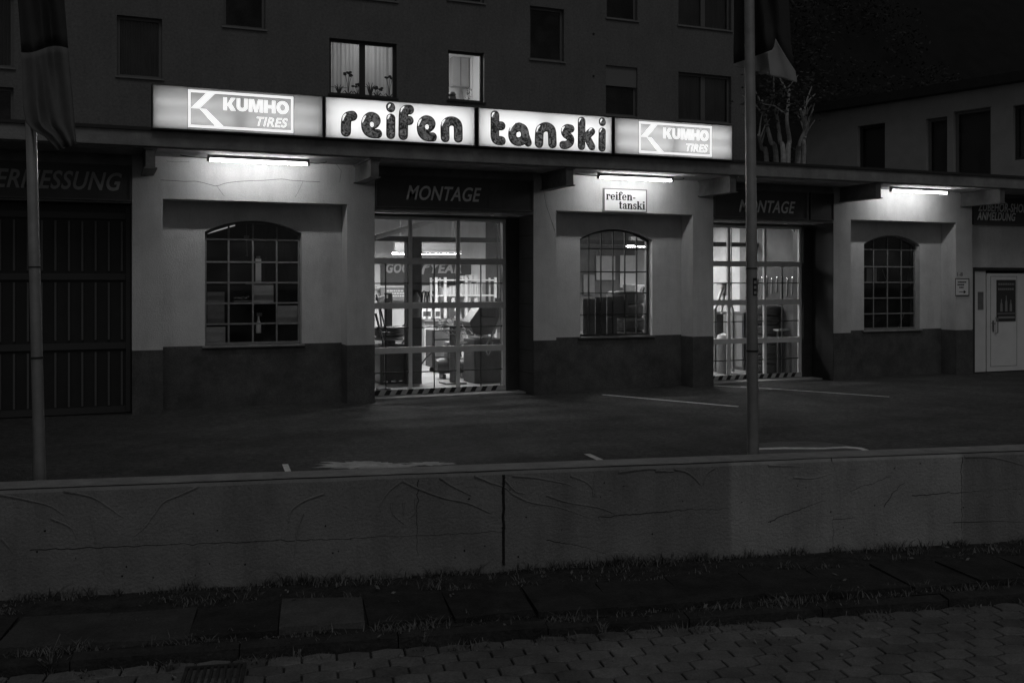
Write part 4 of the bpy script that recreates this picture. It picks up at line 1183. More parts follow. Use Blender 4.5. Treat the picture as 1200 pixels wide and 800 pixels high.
# wheel balancer (dark body, hood and display)
yw = 2.3
c = Vector((sx(566, yw), yw, .012))
wb = thing("wheel_balancer", "large dark wheel balancing machine with tilted hood and tray behind the gate", "wheel balancer", c)
b = MB(); b.box(c.x-.28, c.x+.30, yw-.3, yw+.3, .012, .82, .02); b.build("cabinet", M['machine'], wb)
x0, z0_ = xz(549, 393, yw); x1, z1_ = xz(579, 357, yw)
b = MB(); b.prism([(x0+.08, z0_), (x1-.02, z0_+.02), (x1+.12, z1_-.12), (x1+.02, z1_), (x0+.22, z1_+.0), (x0+.10, z1_-.16), (x0-.02, z0_+.25)], yw-.1, yw+.3); b.build("hood", M['machine'], wb)
b = MB(); b.box(x0+.2, x1-.02, yw-.16, yw-.101, z1_-.22, z1_-.02, .01); b.build("display", M['darksteel'], wb)
b = MB(); b.bar((x0+.05, yw-.2, z0_+.02), (x1-.15, yw-.25, z0_-.03), .12, .03); b.build("tray", M['chrome'], wb)
b = MB(); b.tube([(c.x-.28, yw-.05, .75), (c.x-.55, yw-.05, .75)], .03, 10); b.build("shaft", M['chrome'], wb)

# wire rack of balance clips
yr = 2.1
r_ = thing("wire_rack", "stand with rows of bright bent wire loops in front of the balancing machine", "rack", (sx(527, yr), yr, .012))
b = MB()
for row, (pa_, pb2, py) in enumerate(((507, 536, 372), (512, 542, 380), (520, 550, 385))):
    for k in range(4):
        p0 = pa_+(pb2-pa_)*k/4; p1 = p0+7
        loop = [P(p0, py+2, yr), P(p1, py+1, yr), P(p1+4, py+6, yr-.12), P(p0+5, py+7, yr-.12), P(p0, py+2, yr)]
        b.tube(loop, .0075, 5, False)
b.build("wire_loop", M['paper'], r_)
b = MB(); xx0, xx1 = sx(508, yr), sx(545, yr)
b.bar((xx0+.1, yr+.1, hz(520, 380, yr)), (xx1, yr+.1, hz(540, 386, yr)), .4, .02); b.tube([((xx0+xx1)/2+.1, yr+.1, .03), ((xx0+xx1)/2+.1, yr+.1, hz(530, 383, yr))], .06, 10); b.box((xx0+xx1)/2-.1, (xx0+xx1)/2+.3, yr-.1, yr+.3, .012, .04)
b.build("stand", M['machinegrey'], r_)
# compressor with pale motor on the floor
ycp = 3.2; c = Vector((sx(530, ycp), ycp, .012))
r_ = thing("compressor", "small floor compressor with pale motor and hose under the wire rack", "compressor", c)
b = MB(); b.lathe([(.001,-.35),(.12,-.33),(.15,-.25),(.15,.25),(.12,.33),(.001,.35)], c+Vector((0,0,.24)), 16, 'x'); b.build("tank", M['machine'], r_, True)
b = MB(); b.box(c.x-.14, c.x+.16, ycp-.12, ycp+.12, .41, .72, .03); b.lathe([(.09,-.18),(.09,.0),(.001,.0)], c+Vector((.05,-.05,.58)), 14, 'y'); b.build("motor", M['machinegrey'], r_, True)
b = MB(); b.tube(smooth_path([(c.x-.1, ycp, .6), (c.x-.3, ycp-.1, .62), (c.x-.6, ycp-.2, .42), (c.x-.8, ycp-.2, .15)], 6), .014, 6); b.build("hose", M['ink'], r_)
b = MB()
for q in (-.2, .2): b.box(c.x+q-.03, c.x+q+.03, ycp-.12, ycp+.12, .012, .1)
b.build("foot", M['machine'], r_)

# shelving with cartons and bottles
ysf = 7.1
x0, x1 = sx(508, ysf), sx(577, ysf)
shz = [hz(540, 328, ysf), hz(540, 346, ysf), hz(540, 356, ysf), .5]
sf_ = thing("shelf_rack", "tall pale metal shelf rack loaded with cartons against the hall back wall", "shelf", (x0, ysf, .012))
b = MB()
for xx in (x0, x0+.22, (x0+x1)/2, x1):
    b.box(xx-.03, xx+.03, ysf-.22, ysf-.17, .012, shz[0]+.06); b.box(xx-.02, xx+.02, ysf+.17, ysf+.22, .012, shz[0]+.05)
b.build("upright", M['gateframe'], sf_)
for z in shz:
    b = MB(); b.box(x0, x1, ysf-.21, ysf+.21, z-.02, z+.012); b.build("shelf_board", M['gateframe'], sf_)
b = MB(); b.box(x0+.25, x1, ysf-.15, ysf+.2, .012, .48); b.build("drawer_cabinet", M['machine'], sf_)
k = 0
def carton(x0, x1, y0, y1, z0, z1, label, m=None):
    r_ = thing("carton", label, "carton", ((x0+x1)/2, (y0+y1)/2, z0), "cartons on the hall shelf")
    b = MB(); b.box(x0, x1, y0, y1, z0, z1, .005); b.build("case", m or M['box'], r_)
    b = MB(); b.box((x0+x1)/2-.025, (x0+x1)/2+.025, y0-.002, y0-.0005, z0+.002, z1-.002); b.build("tape", M['card'], r_)
xx = sx(517, ysf)+.02
for px0, px1, h_ in ((519, 526, .17), (526.4, 533, .20), (533.4, 540, .22), (540.4, 546, .27), (546.4, 552, .30), (552.4, 558, .26), (558.4, 565, .30)):
    k += 1
    carton(sx(px0, ysf-.18), sx(px1, ysf-.18), ysf-.18, ysf+.15, shz[1]+.013, shz[1]+.013+h_, ["leftmost white carton, the lowest", "second white carton from the left", "third white carton from the left", "white carton at the middle", "third white carton from the right", "second white carton from the right", "rightmost white carton"][k-1] + " on the middle board of the hall shelf")
carton(sx(541, ysf-.18), sx(547, ysf-.18), ysf-.18, ysf+.1, shz[0]+.013, shz[0]+.10, "low flat carton on top of the hall shelf rack behind the gate mullion")
carton(sx(550, ysf-.18), sx(559, ysf-.18), ysf-.18, ysf+.1, shz[0]+.013, shz[0]+.12, "wide carton on top of the hall shelf rack towards the lamp glow")
for px, lb in ((546, "white bottle paired with another"), (549, "white bottle just right of its twin"), (558, "lone white bottle at the far right"), (531, "lone white bottle at the far left")):
    x_ = sx(px, ysf-.1); r_ = thing("bottle", lb + " on the lower board of the hall shelf", "bottle", (x_, ysf-.1, shz[2]+.012), "bottles on the hall shelf")
    b = MB(); b.lathe([(.001, 0), (.05, 0), (.05, .13), (.02, .17), (.02, .2), (.001, .2)], (x_, ysf-.1, shz[2]+.012), 12); b.build("bottle_body", M['box'], r_, True)
yt4 = 4.6; x_ = sx(519, yt4)
r_ = thing("tool_trolley", "grey drawer trolley with pale drawer fronts in the hall behind the wire rack", "trolley", (x_, yt4, .012))
b = MB(); b.box(x_-.3, x_+.3, yt4-.2, yt4+.25, .12, .88, .01); b.build("body", M['machine'], r_)
for q in range(4): b = MB(); b.box(x_-.27, x_+.27, yt4-.215, yt4-.201, .16+.18*q, .31+.18*q); b.build("drawer", M['machinegrey'], r_)
for q in (-.24, .24): b = MB(); b.lathe([(.001,-.02),(.05,-.02),(.05,.02),(.001,.02)], (x_+q, yt4, .065), 12, 'y'); b.build("caster", M['ink'], r_)
# workbench with white front
r_ = thing("workbench", "pale workbench with a white back panel under the hall shelf", "workbench", (sx(512, 6.4), 6.4, .012))
b = MB(); b.box(sx(496, 6.4), sx(508.5, 6.4), 6.3, 6.9, .012, .98, .01); b.build("cabinet", M['inwall'], r_)
b = MB(); b.box(sx(494, 6.4), sx(545, 6.4), 6.2, 6.9, .99, 1.03); b.build("bench_top", M['machinegrey'], r_)
b = MB(); b.box(sx(545, 6.4)-.1, sx(545, 6.4), 6.3, 6.9, .012, .985); b.build("leg", M['machinegrey'], r_)
# hanging air hose at the right of the first gate
yh = 1.4
r_ = thing("air_hose", "looped pale air hose hanging beside the balancing machine", "hose", P(582, 350, yh))
b = MB(); b.tube(smooth_path([P(583, 352, yh), P(586, 372, yh), P(577, 392, yh), P(569, 408, yh), P(572, 415, yh), P(577, 400, yh)], 6), .02, 7); b.build("hose_loop", M['machinegrey'], r_, True)
b = MB(); b.box(P(581,0,yh).x, P(586,0,yh).x, yh-.02, yh+.06, hz(583, 356, yh), hz(583, 349, yh)); b.tube([P(583, 350, yh), P(583, 270, yh), P(583, 235, yh)], .012, 6); b.build("hanger", M['machine'], r_)

def oil_can(px, y, z, label, m):
    x_ = sx(px, y); r_ = thing("oil_can", label, "can", (x_, y, z), "cans in the workshop hall")
    b = MB(); b.box(x_-.07, x_+.07, y-.05, y+.05, z, z+.24, .012); b.build("can_body", m, r_)
    b = MB(); b.lathe([(.018,0),(.018,.03),(.001,.03)], (x_+.04, y, z+.241), 10); b.build("cap", M['ink'], r_)
    b = MB(); b.box(x_-.05, x_+.05, y-.054, y-.0505, z+.06, z+.17); b.build("label_sheet", M['banner'], r_)
oil_can(497.5, 6.5, 1.031, "pale oil can at the left end of the workbench", M['paper']); oil_can(501.5, 6.5, 1.031, "grey oil can second from the left end of the workbench", M['gateframe'])
oil_can(512, 6.4, 1.031, "pale oil can behind the wire rack on the workbench", M['box']); oil_can(529, 6.5, 1.031, "dark oil can at the middle of the workbench", M['machine']); oil_can(534, 6.5, 1.031, "pale oil can right of the dark can on the workbench", M['paper'])
def belt(px, y, py0, py1, label):
    r_ = thing("drive_belt", label, "belt", P(px, py1, y), "drive belts hung on the hall wall")
    c0, c1 = P(px, py0, y), P(px, py1, y); w_ = .07; h_ = c0.z-c1.z
    b = MB(); b.tube([c0+Vector((w_*math.sin(2*math.pi*k/16), 0, -h_/2+h_/2*math.cos(2*math.pi*k/16))) for k in range(17)], .014, 6, False); b.build("belt_loop", M['ink'], r_)
    b = MB(); b.tube([c0+Vector((0, -.02, -.01)), c0+Vector((0, .1, -.01))], .01, 5); b.build("hook", M['chrome'], r_)
for q, (px, l_) in enumerate(((497, "black drive belt hung nearest the steel column"), (500.5, "black drive belt second from the steel column"), (504, "black drive belt third from the steel column"), (507, "black drive belt beside the shelf upright"))): belt(px, 7.62, 341+q%2, 362+3*(q%3), l_)
r_ = thing("fire_extinguisher", "fire extinguisher hanging on the steel column inside the near gate", "extinguisher", P(488, 372, 2.28))
c_ = P(488, 372, 2.28); b = MB(); b.lathe([(.001,0),(.07,.0),(.075,.05),(.075,.36),(.03,.42),(.02,.46),(.001,.46)], c_, 14); b.build("cylinder_body", M['machinegrey'], r_, True)
b = MB(); b.box(c_.x-.05, c_.x+.05, c_.y-.015, c_.y+.015, c_.z+.462, c_.z+.50); b.tube(smooth_path([c_+Vector((.04,0,.48)), c_+Vector((.11,0,.42)), c_+Vector((.10,0,.15))], 5), .012, 6); b.build("valve", M['ink'], r_)
for px, y, w_, h_, l_, m_ in ((453, 4.4, .42, .34, "brown carton on the floor behind the tyre changer", 'card'), (554, 5.6, .5, .38, "pale carton on the floor behind the balancing machine", 'box'), (862, 3.4, .38, .30, "brown carton on the floor behind the flagpole", 'card'), (866, 3.1, .30, .22, "small pale carton beside the brown floor carton", 'box')):
    x_ = sx(px, y); carton(x_-w_/2, x_+w_/2, y-.2, y+.2, .0135, .0135+h_, l_, M[m_])
r_ = thing("parts_washer", "dark waist high parts washer cabinet beside the drum inside the far gate", "cabinet", (12.45, 3.6, .012))
b = MB(); b.box(12.0, 12.88, 3.2, 4.0, .012, 1.16, .015); b.build("cabinet", M['machine'], r_)
b = MB(); b.box(11.98, 12.89, 3.17, 4.02, 1.165, 1.215); b.build("lid", M['machinegrey'], r_)
b = MB(); b.box(12.2, 12.7, 3.185, 3.199, .25, .75); b.build("door_panel", M['darksteel'], r_)
r_ = thing("storage_locker", "low dark locker standing against the partition inside the far gate", "locker", (12.7, 2.75, .012))
b = MB(); b.box(12.5, 12.88, 2.4, 3.12, .012, 1.22, .01); b.build("body", M['machine'], r_)
for q in range(3): b = MB(); b.box(12.485, 12.499, 2.43+.235*q, 2.64+.235*q, .08, 1.16); b.build("locker_door", M['machinegrey'], r_)
# wall tool board on the partition by the far gate
r_ = thing("tool_board", "dark tool board with hung spanners on the partition inside the far gate", "tool board", (12.88, 1.75, 1.25))
b = MB(); b.box(12.87, 12.895, 1.0, 2.6, 1.25, 2.15); b.build("board", M['machine'], r_)
for q in range(9):
    yy = 1.1+.165*q; b = MB(); b.bar((12.855, yy, 1.95-.02*(q%3)), (12.855, yy+.02, 1.65-.04*(q%4)), .03, .012, (1,0,0)); b.ball((12.855, yy, 1.96-.02*(q%3)), .01, .03, .03, 8, 6); b.build("spanner", M['chrome'], r_)
# tyre stacks
def stack(px, y, n, label, r=.32, h=.195, z0=.013, yaw=0):
    for k in range(n):
        lab = label if n == 1 else f"{label}, " + (["lowest", "second from the floor", "third from the floor", "fourth from the floor", "fifth from the floor", "sixth from the floor"][k] if k < n-1 else "topmost")
        j = Vector((random.uniform(-.012,.012), random.uniform(-.012,.012), 0))
        s_ = dup(ty0, Vector((sx(px, y), y, z0+k*h*1.004))+j, lab, (0, 0, random.uniform(0, 6)))
        s_.scale = (r/.28, r/.28, h/.18)
stack(895, 1.9, 7, "car tyre in the tall stack behind the flagpole")
stack(918, 2.6, 6, "car tyre in the stack behind the low bench")
stack(733, 1.15, 7, "car tyre in the stack behind the middle arched window", .34, .24)
stack(872, 4.6, 4, "car tyre in the stack deep in the hall")
# bench by the far gate
yb3 = 1.6; x0, zb3 = xz(905, 386, yb3); x1 = sx(946, yb3)
r_ = thing("side_bench", "low dark bench with a pale edge inside the far gate", "bench", ((x0+x1)/2, yb3, .012))
b = MB(); b.box(x0, x1, yb3-.2, yb3+.3, zb3-.02, zb3+.01); b.build("bench_top", M['gateframe'], r_)
for xx in (x0+.03, x1-.05):
    for yy in (yb3-.15, yb3+.25): b = MB(); b.box(xx-.02, xx+.02, yy-.02, yy+.02, .012, zb3-.021); b.build("leg", M['machine'], r_)
r_ = thing("paper_stack", "white papers lying on the low bench inside the far gate", "papers", (sx(938, yb3), yb3, zb3+.01))
b = MB(); b.box(sx(934, yb3), sx(944, yb3), yb3-.15, yb3+.1, zb3+.011, zb3+.04); b.build("sheets", M['paper'], r_)
# trestle, drum, cabinet in the second bay
yt2 = 2.3
r_ = thing("trestle", "pale A shaped trestle stand inside the far gate", "trestle", (sx(850, yt2), yt2, .012))
b = MB()
for a_, c_ in (((848, 333), (838, 362)), ((849, 333), (859, 366)), ((846, 345), (853, 345)), ((850, 335), (845, 365))): b.bar(P(*a_, yt2), P(*c_, yt2), .06, .04)
b.build("strut", M['paper'], r_)
b = MB(); b.box(sx(843, yt2), sx(853, yt2), yt2-.1, yt2+.1, hz(848, 334, yt2), hz(848, 331, yt2)); b.bar((sx(838,yt2), yt2, hz(838,362,yt2)), (sx(838,yt2), yt2, .012), .05, .05); b.bar((sx(859,yt2), yt2, hz(859,366,yt2)), (sx(859,yt2), yt2, .012), .05, .05); b.build("top", M['machinegrey'], r_)
yd = 2.0; x_ = sx(848, yd)
r_ = thing("oil_drum", "dark floor drum with a pale rounded lid inside the far gate", "drum", (x_, yd, .012))
b = MB(); b.lathe([(.001,0),(.14,0),(.145,.25),(.14,.27),(.145,.29),(.14,.62)], (x_, yd, .012), 18); b.build("barrel", M['machinegrey'], r_, True)
b = MB(); b.lathe([(.15,.62),(.15,.68),(.12,.78),(.001,.82)], (x_, yd, .012), 18); b.build("lid", M['paper'], r_, True)
r_ = thing("hose_reel", "pale hose bend hanging over the drum inside the far gate", "hose", P(855, 357, 2.2))
b = MB(); b.tube(smooth_path([P(857, 352, 2.2), P(855, 360, 2.2), P(851, 366, 2.2), P(845, 367, 2.2)], 6), .018, 7); b.build("hose_loop", M['paper'], r_, True)
b = MB(); b.tube([P(857, 352, 2.2), P(857, 250, 2.2), P(857,235,2.2)], .012, 6); b.build("hanger", M['machine'], r_)
r_ = thing("tool_cabinet", "tall grey tool cabinet on the partition side of the hall", "cabinet", (11.9, 5.4, .012))
b = MB(); b.box(11.5, 12.6, 5.2, 5.8, .012, 1.8, .01); b.build("body", M['machinegrey'], r_)
b = MB(); b.box(12.04, 12.06, 5.17, 5.199, .1, 1.7); b.box(11.95, 11.97, 5.16, 5.199, .9, 1.05); b.box(12.13, 12.15, 5.16, 5.199, .9, 1.05); b.build("handle", M['chrome'], r_)
# things behind the middle arched window: leaning boards, wheel on a bracket, wall posters
for px0, px1, py0, py1, lab, m in ((683, 697, 350, 394, "grey board leaning in the lower corner of the middle arched window", M['card']), (697.5, 710.5, 348, 394, "dark board leaning behind the middle arched window beside the grey corner board", M['machinegrey']),
        (711, 735.5, 347.5, 371, "wide dark card standing behind the opening light of the middle arched window", M['card']), (711, 723, 371.5, 394, "pale brown card below the opening light of the middle arched window", M['card'])):
    r_ = thing("board_sheet", lab, "board", (sx((px0+px1)/2, .62), .62, hz(705, py1, .62)), "boards standing behind the middle arched window")
    b = MB(); b.box(sx(px0, .62), sx(px1, .62), .61, .622, hz((px0+px1)/2, py1, .62), hz((px0+px1)/2, py0, .62)); b.build("sheet", m, r_)
r_ = thing("window_ledge", "shallow dark ledge carrying boards behind the middle arched window", "ledge", (sx(708, .6), .6, hz(708, 396, .62)))
b = MB(); b.box(S0[1]+1.05, S0[1]+2.46, .641, .80, .90, .935); b.box(S0[1]+1.1, S0[1]+1.2, .641, .7, .7, .9); b.box(S0[1]+2.3, S0[1]+2.4, .641, .7, .7, .9); b.build("board", M['machine'], r_)
yq = 7.6
for px0, px1, py0, py1, lab, m in ((727, 747, 299, 318, "pale poster on the hall back wall seen through the middle window", M['box']), (727, 746, 320, 337, "white sheet under the pale poster seen through the middle window", M['paper']), (699, 721, 300, 328, "dim grey chart on the hall wall seen through the middle window", M['card']), (684, 697, 322, 345, "small dark chart on the hall wall at the corner of the middle window", M['machinegrey'])):
    r_ = thing("wall_poster", lab, "poster", (sx((px0+px1)/2, yq), yq, hz(720, py1, yq)), "posters on the hall back wall")
    b = MB(); b.box(sx(px0, yq), sx(px1, yq), yq, yq+.02, hz(720, py1, yq), hz(720, py0, yq)); b.build("sheet", m, r_)
ywh = 1.6; cc = P(757.5, 342.5, ywh)
r_ = thing("hung_wheel", "small wheel with a white hub behind the last column of the middle window", "wheel", cc)
b = MB(); b.lathe([(.09,-.05),(.12,-.05),(.13,0),(.12,.05),(.09,.05),(.09,-.05)], cc, 24, 'y'); b.build("tyre", M['rubber'], r_, True)
b = MB(); b.lathe([(.001,-.03),(.035,-.03),(.09,.0),(.089,.03)], cc, 16, 'y'); b.build("hub", M['paper'], r_, True)
b = MB(); b.bar(cc+Vector((0,.06,0)), Vector((cc.x, ywh+.06, .012)), .05, .03); b.build("bracket", M['machine'], r_)

# ---- dark room behind the first arched window
hall_lamp(P(243, 273.5, 3.2), P(275, 264, 2.6), "faintly glowing slanted bar seen through the top of the first arched window", M['dimtube'], False)  # thin slanted bar with a weak glow of its own
yw1 = .66
def cell(px0, px1, py0, py1, lab, m, y=yw1):
    r_ = thing("cardboard_sheet", lab, "cardboard", (sx((px0+px1)/2, y), y, hz((px0+px1)/2, py1, y)), "cardboard sheets behind the panes")
    b = MB(); b.box(sx(px0, y), sx(px1, y), y-.01, y, hz((px0+px1)/2, py1, y), hz((px0+px1)/2, py0, y)); b.build("sheet", m, r_)
cell(295.5, 320.5, 334, 354, "plain cardboard in the pane below the tall light rod of the first arched window", M['card'])
cell(324, 350, 358, 380, "grey cardboard in a lower pane near the jamb of the first arched window", M['card'])
cell(240, 264, 383, 403, "cardboard filling the bottom corner pane of the first arched window", M['card'])
cell(243, 263, 342, 380, "dim cardboard box side behind two stacked panes of the first arched window", M['machinegrey'])
r_ = thing("light_rod", "upright pale measuring rod behind the first arched window", "rod", P(303, 330, .75))
b = MB(); b.box(sx(299.5, .75), sx(306, .75), .74, .77, hz(303, 331, .75), hz(303, 303, .75)); b.build("rod", M['paper'], r_)
b = MB(); b.box(sx(300.5, .75), sx(305, .75), .735, .765, hz(303, 303, .75), hz(303, 300, .75)); b.box(sx(288, .75), sx(320, .75), .735, .80, hz(303, 333.5, .75), hz(303, 331.2, .75)); b.build("cap", M['machinegrey'], r_)
r_ = thing("spray_bottle", "pale spray bottle on the cluttered shelf of the first arched window", "bottle", P(303, 394, .8))
b = MB(); p_ = P(303, 390, .8); b.lathe([(.001,0),(.04,0),(.04,.14),(.015,.2),(.015,.26),(.001,.26)], p_, 12); b.build("bottle_body", M['paper'], r_, True)
b = MB(); b.box(p_.x-.03, p_.x+.05, .78, .82, p_.z+.261, p_.z+.31); b.build("spray_head", M['machinegrey'], r_)
r_ = thing("hanging_tool", "small tool hanging on a cord at the first arched window", "tool", P(289, 262, .8))
b = MB(); b.tube([P(288.5, 262, .8), P(289, 276, .8)], .004, 5); b.box(sx(286, .8), sx(292, .8), .79, .82, hz(289, 281, .8), hz(289, 276, .8)); b.tube([P(289, 281, .8), P(289.5, 299, .8)], .008, 6); b.ball(P(289.5, 299.5, .8), .018, .018, .018); b.build("tool_body", M['machinegrey'], r_)
r_ = thing("parts_tray", "shelf tray of shiny small parts behind the first arched window", "tray", P(285, 350, .9))
b = MB(); b.box(sx(273, .9), sx(294, .9), .8, 1.0, hz(284, 353.5, .9), hz(284, 352, .9)); b.build("tray", M['machinegrey'], r_)
b = MB()
for k in range(9): pp = P(275+2*k, 348+rnd.uniform(-1, 2), .9); b.ball(pp, .02, .02, .012+.01*rnd.random(), 8, 6)
b.build("part", M['chrome'], r_)
# ---- dark room behind the third window
cell(1015.5, 1027, 314, 331, "white paper sheet stuck in a side pane of the third arched window", M['paper'], .60)
r_ = thing("paper_cone", "pale folded paper cone standing behind a pane of the third arched window", "cone", P(1067, 328, .7))
b = MB(); pp = P(1067, 328, .7); b.lathe([(.07, 0), (.04, .15), (.004, .30)], pp, 12); b.build("cone", M['box'], r_, True)
b = MB(); b.box(pp.x-.15, pp.x+.15, .6, .85, pp.z-.03, pp.z-.002); b.build("ledge", M['machine'], r_)
r_ = thing("broom_handle", "thin stick leaning behind the bottom panes of the third arched window", "stick", P(1055, 384, .8))
b = MB(); b.tube([P(1053, 384, .8), P(1060, 366, .9)], .012, 6); b.tube([P(1038, 327, .8), P(1034, 316, .9)], .01, 6); b.build("stick", M['card'], r_)

# ================================================================ FLAGPOLES AND FLAGS
def flagpole(pxb, pyb, pxt, pyt, Z, rad, label, band=None):
    p0 = at(pxb, 330, Z); p0.z = 0.0
    p1 = at(pxt, pyt, Z); d = (p1 - at(pxb, pyb, Z)); top = p0 + d*(6.6/max(d.length, .1))
    top.z = 6.6
    r_ = thing("flagpole", label, "flagpole", p0, "flagpoles behind the low wall")
    b = MB(); b.tube([p0, p0.lerp(top, .5), top], rad, 20, r_end=rad*.8); b.build("shaft", M['pole'], r_, True)
    b = MB(); b.lathe([(rad+.035, 0), (rad+.035, .03), (rad+.004, .06)], p0, 20); b.build("base_collar", M['steel'], r_, True)
    b = MB(); pm = p0.lerp(top, .19); b.tube([pm, pm+(top-p0).normalized()*.018], rad*1.06, 20); pm = p0.lerp(top, .30); b.tube([pm, pm+(top-p0).normalized()*.012], rad*1.05, 20); b.build("clamp_ring", M['darksteel'], r_, True)
    return r_, p0, top
ZL, ZR = 7.95, 8.75
_, l0, l1 = flagpole(48, 562, 37.5, 150, ZL, .046, "slim leaning metal flagpole in front of the closed boarded gate")
fr_, r0_, r1_ = flagpole(883, 535, 878.5, 0, ZR, .052, "metal flagpole with small stickers in front of the far gate")
def on_pole(z, off, ang_): 
    t_ = z/6.6; p = r0_.lerp(r1_, t_); return p
st = thing("pole_sticker", "small worn sticker on the flagpole before the far gate", "sticker", r0_.lerp(r1_, .265))
b = MB(); tocam = (Vector((0,-D0,EYE)) - r0_); tocam.z = 0; tocam.normalize(); sd = Vector((-tocam.y, tocam.x, 0))
def stick(z0, z1, a0, a1, rr, mb):
    for i in range(6):
        t0, t1 = a0+(a1-a0)*i/6, a0+(a1-a0)*(i+1)/6
        q = []
        for z, tt in ((z0, t0), (z0, t1), (z1, t1), (z1, t0)):
            p = r0_.lerp(r1_, z/6.6); q.append(Vector((p.x, p.y, z)) + (tocam*math.cos(tt)+sd*math.sin(tt))*rr)
        mb.quad(*q)
zc = hz(0,0,0)*0 + EYE + (330-337)/F*ZR
stick(zc-.07, zc+.085, .2, 1.0, .0528, b); b.build("label_sheet", M['ink'], st)
b = MB()
for k in range(3): stick(zc-.055+.045*k, zc-.03+.045*k, .35, .85, .0535, b)
b.build("print", M['bannertext'], st)

def flag(rows, Z, name, label, split, mu, ml, depthamp=.10, seed=0, skew=0, off=-.14):
    """rows: (py, px_left, px_right); cloth hanging in soft folds in front of its pole"""
    r_ = thing(name, label, "flag", at((rows[0][1]+rows[0][2])/2, rows[-1][0], Z), "flags on the flagpoles")
    nx = 26
    def grid(fy):
        g = []
        def edges(py):
            py = min(max(py, rows[0][0]), rows[-1][0])
            for (a_, b2) in zip(rows, rows[1:]):
                if a_[0] <= py <= b2[0]: t_ = (py-a_[0])/(b2[0]-a_[0]); return a_[1]+(b2[1]-a_[1])*t_, a_[2]+(b2[2]-a_[2])*t_
        for i in range(15):
            row = []
            for k in range(nx+1):
                u = k/nx; py = fy(i/14, u); L_, R2 = edges(py - skew*(u-.5)*.6)
                dz = depthamp*math.sin(u*9+py*.012+seed)+depthamp*.6*math.sin(u*19-py*.02+seed*2)
                row.append(at(L_+(R2-L_)*u, py, Z+off+dz*(.35+.65*math.sin(math.pi*u))))
            g.append(row)
        return g
    def sheet(nm, fy, m):
        bm = bmesh.new(); g = grid(fy); vs = [[bm.verts.new(p) for p in row] for row in g]
        for i in range(len(vs)-1):
            for k in range(nx): bm.faces.new((vs[i][k], vs[i][k+1], vs[i+1][k+1], vs[i+1][k]))
        o = obj(nm, bm, m, r_, True); sdm = o.modifiers.new("thick", 'SOLIDIFY'); sdm.thickness = .003
    top = rows[0][0]; bot = lambda u: rows[-1][0]+skew*(u-.5); spl = split if callable(split) else (lambda u: split+4*math.sin(u*5+seed))
    sheet("field", lambda t_, u: top+(spl(u)-top)*t_, mu); sheet("band", lambda t_, u: spl(u)+(bot(u)-spl(u))*t_, ml)
    return r_
flag([(-150, -25, 52), (-60, 5, 66), (0, 21, 75), (60, 25, 80), (125, 27, 86), (146, 31, 87.5), (158, 52, 88.5), (173, 67, 90)], ZL, "flag", "dark limp flag with a paler lower band on the leaning flagpole", 58, M['cloth'], mat("grey_flag_band", .16, .9, .15, 6), .05, 1, -7)
flag([(-170, 852, 905), (-80, 858, 918), (0, 860, 925), (45, 860, 927), (66, 859.5, 930), (87, 860, 934)], ZR, "flag", "limp dark flag with a pale lower edge on the flagpole by the far gate", (lambda u: 75-17*u/.68 if u < .68 else (58-13*(u-.68)/.05 if u < .73 else 45+38*(u-.73)/.27)), M['cloth'], M['clothlight'], .07, 4, 20, .16)

# ================================================================ APARTMENT BUILDING BEHIND
YA = 10.5
ap = thing("apartment_building", "tall plain rendered apartment block rising behind the workshop with two lit windows", "apartment block", (8, YA, 0))
wins = [  # px0 py0 px1 py1 kind
    (137,20,190,91,'curtain'), (262,-36,311,33,'dark'), (386,48,465,113,'lit2'), (525,60,567.5,119,'kitchen'),
    (621,9,661,71,'dark'), (711,-36,747,23,'dark'), (710,78,747,136,'shutter'), (795,-28,857,33,'dark2'), (795,87,857,143,'dark2'),
    (-34,-10,16,78,'dark2'), (386,-66,465,-2,'dark2'), (525,-52,567.5,2,'dark'), (-70,100,16,190,'dark'), (137,-140,190,-70,'dark'), (621,-130,661,-70,'dark') ]
holes = []
for a0, b0, a1, b1, kd in wins:
    xl, xr = sx(a0, YA), sx(a1, YA); xm = (a0+a1)/2
    holes.append((xl, xr, hz(xm, b1, YA), hz(xm, b0, YA), kd))
AX0, AX1, AZ1 = -9.0, 18.75, 13.5
xs = sorted({AX0, AX1, *[h[0] for h in holes], *[h[1] for h in holes]}); zs = sorted({0.0, AZ1, *[h[2] for h in holes], *[h[3] for h in holes]})
bm = bmesh.new(); vcache = {}
def vtx(x, y, z):
    k = (round(x,4), round(y,4), round(z,4))
    if k not in vcache: vcache[k] = bm.verts.new((x, y, z))
    return vcache[k]
for xa, xb in zip(xs, xs[1:]):
    for za, zb in zip(zs, zs[1:]):
        cxm, czm = (xa+xb)/2, (za+zb)/2
        if any(h[0] < cxm < h[1] and h[2] < czm < h[3] for h in holes): continue
        bm.faces.new((vtx(xa,YA,za), vtx(xb,YA,za), vtx(xb,YA,zb), vtx(xa,YA,zb)))
TH = .24
for x0, x1, z0, z1, kd in holes:
    for q in (((x0,YA,z0),(x1,YA,z0),(x1,YA+TH,z0),(x0,YA+TH,z0)), ((x0,YA,z1),(x1,YA,z1),(x1,YA+TH,z1),(x0,YA+TH,z1)), ((x0,YA,z0),(x0,YA,z1),(x0,YA+TH,z1),(x0,YA+TH,z0)), ((x1,YA,z0),(x1,YA,z1),(x1,YA+TH,z1),(x1,YA+TH,z0))):
        bm.faces.new([bm.verts.new(p) for p in q])
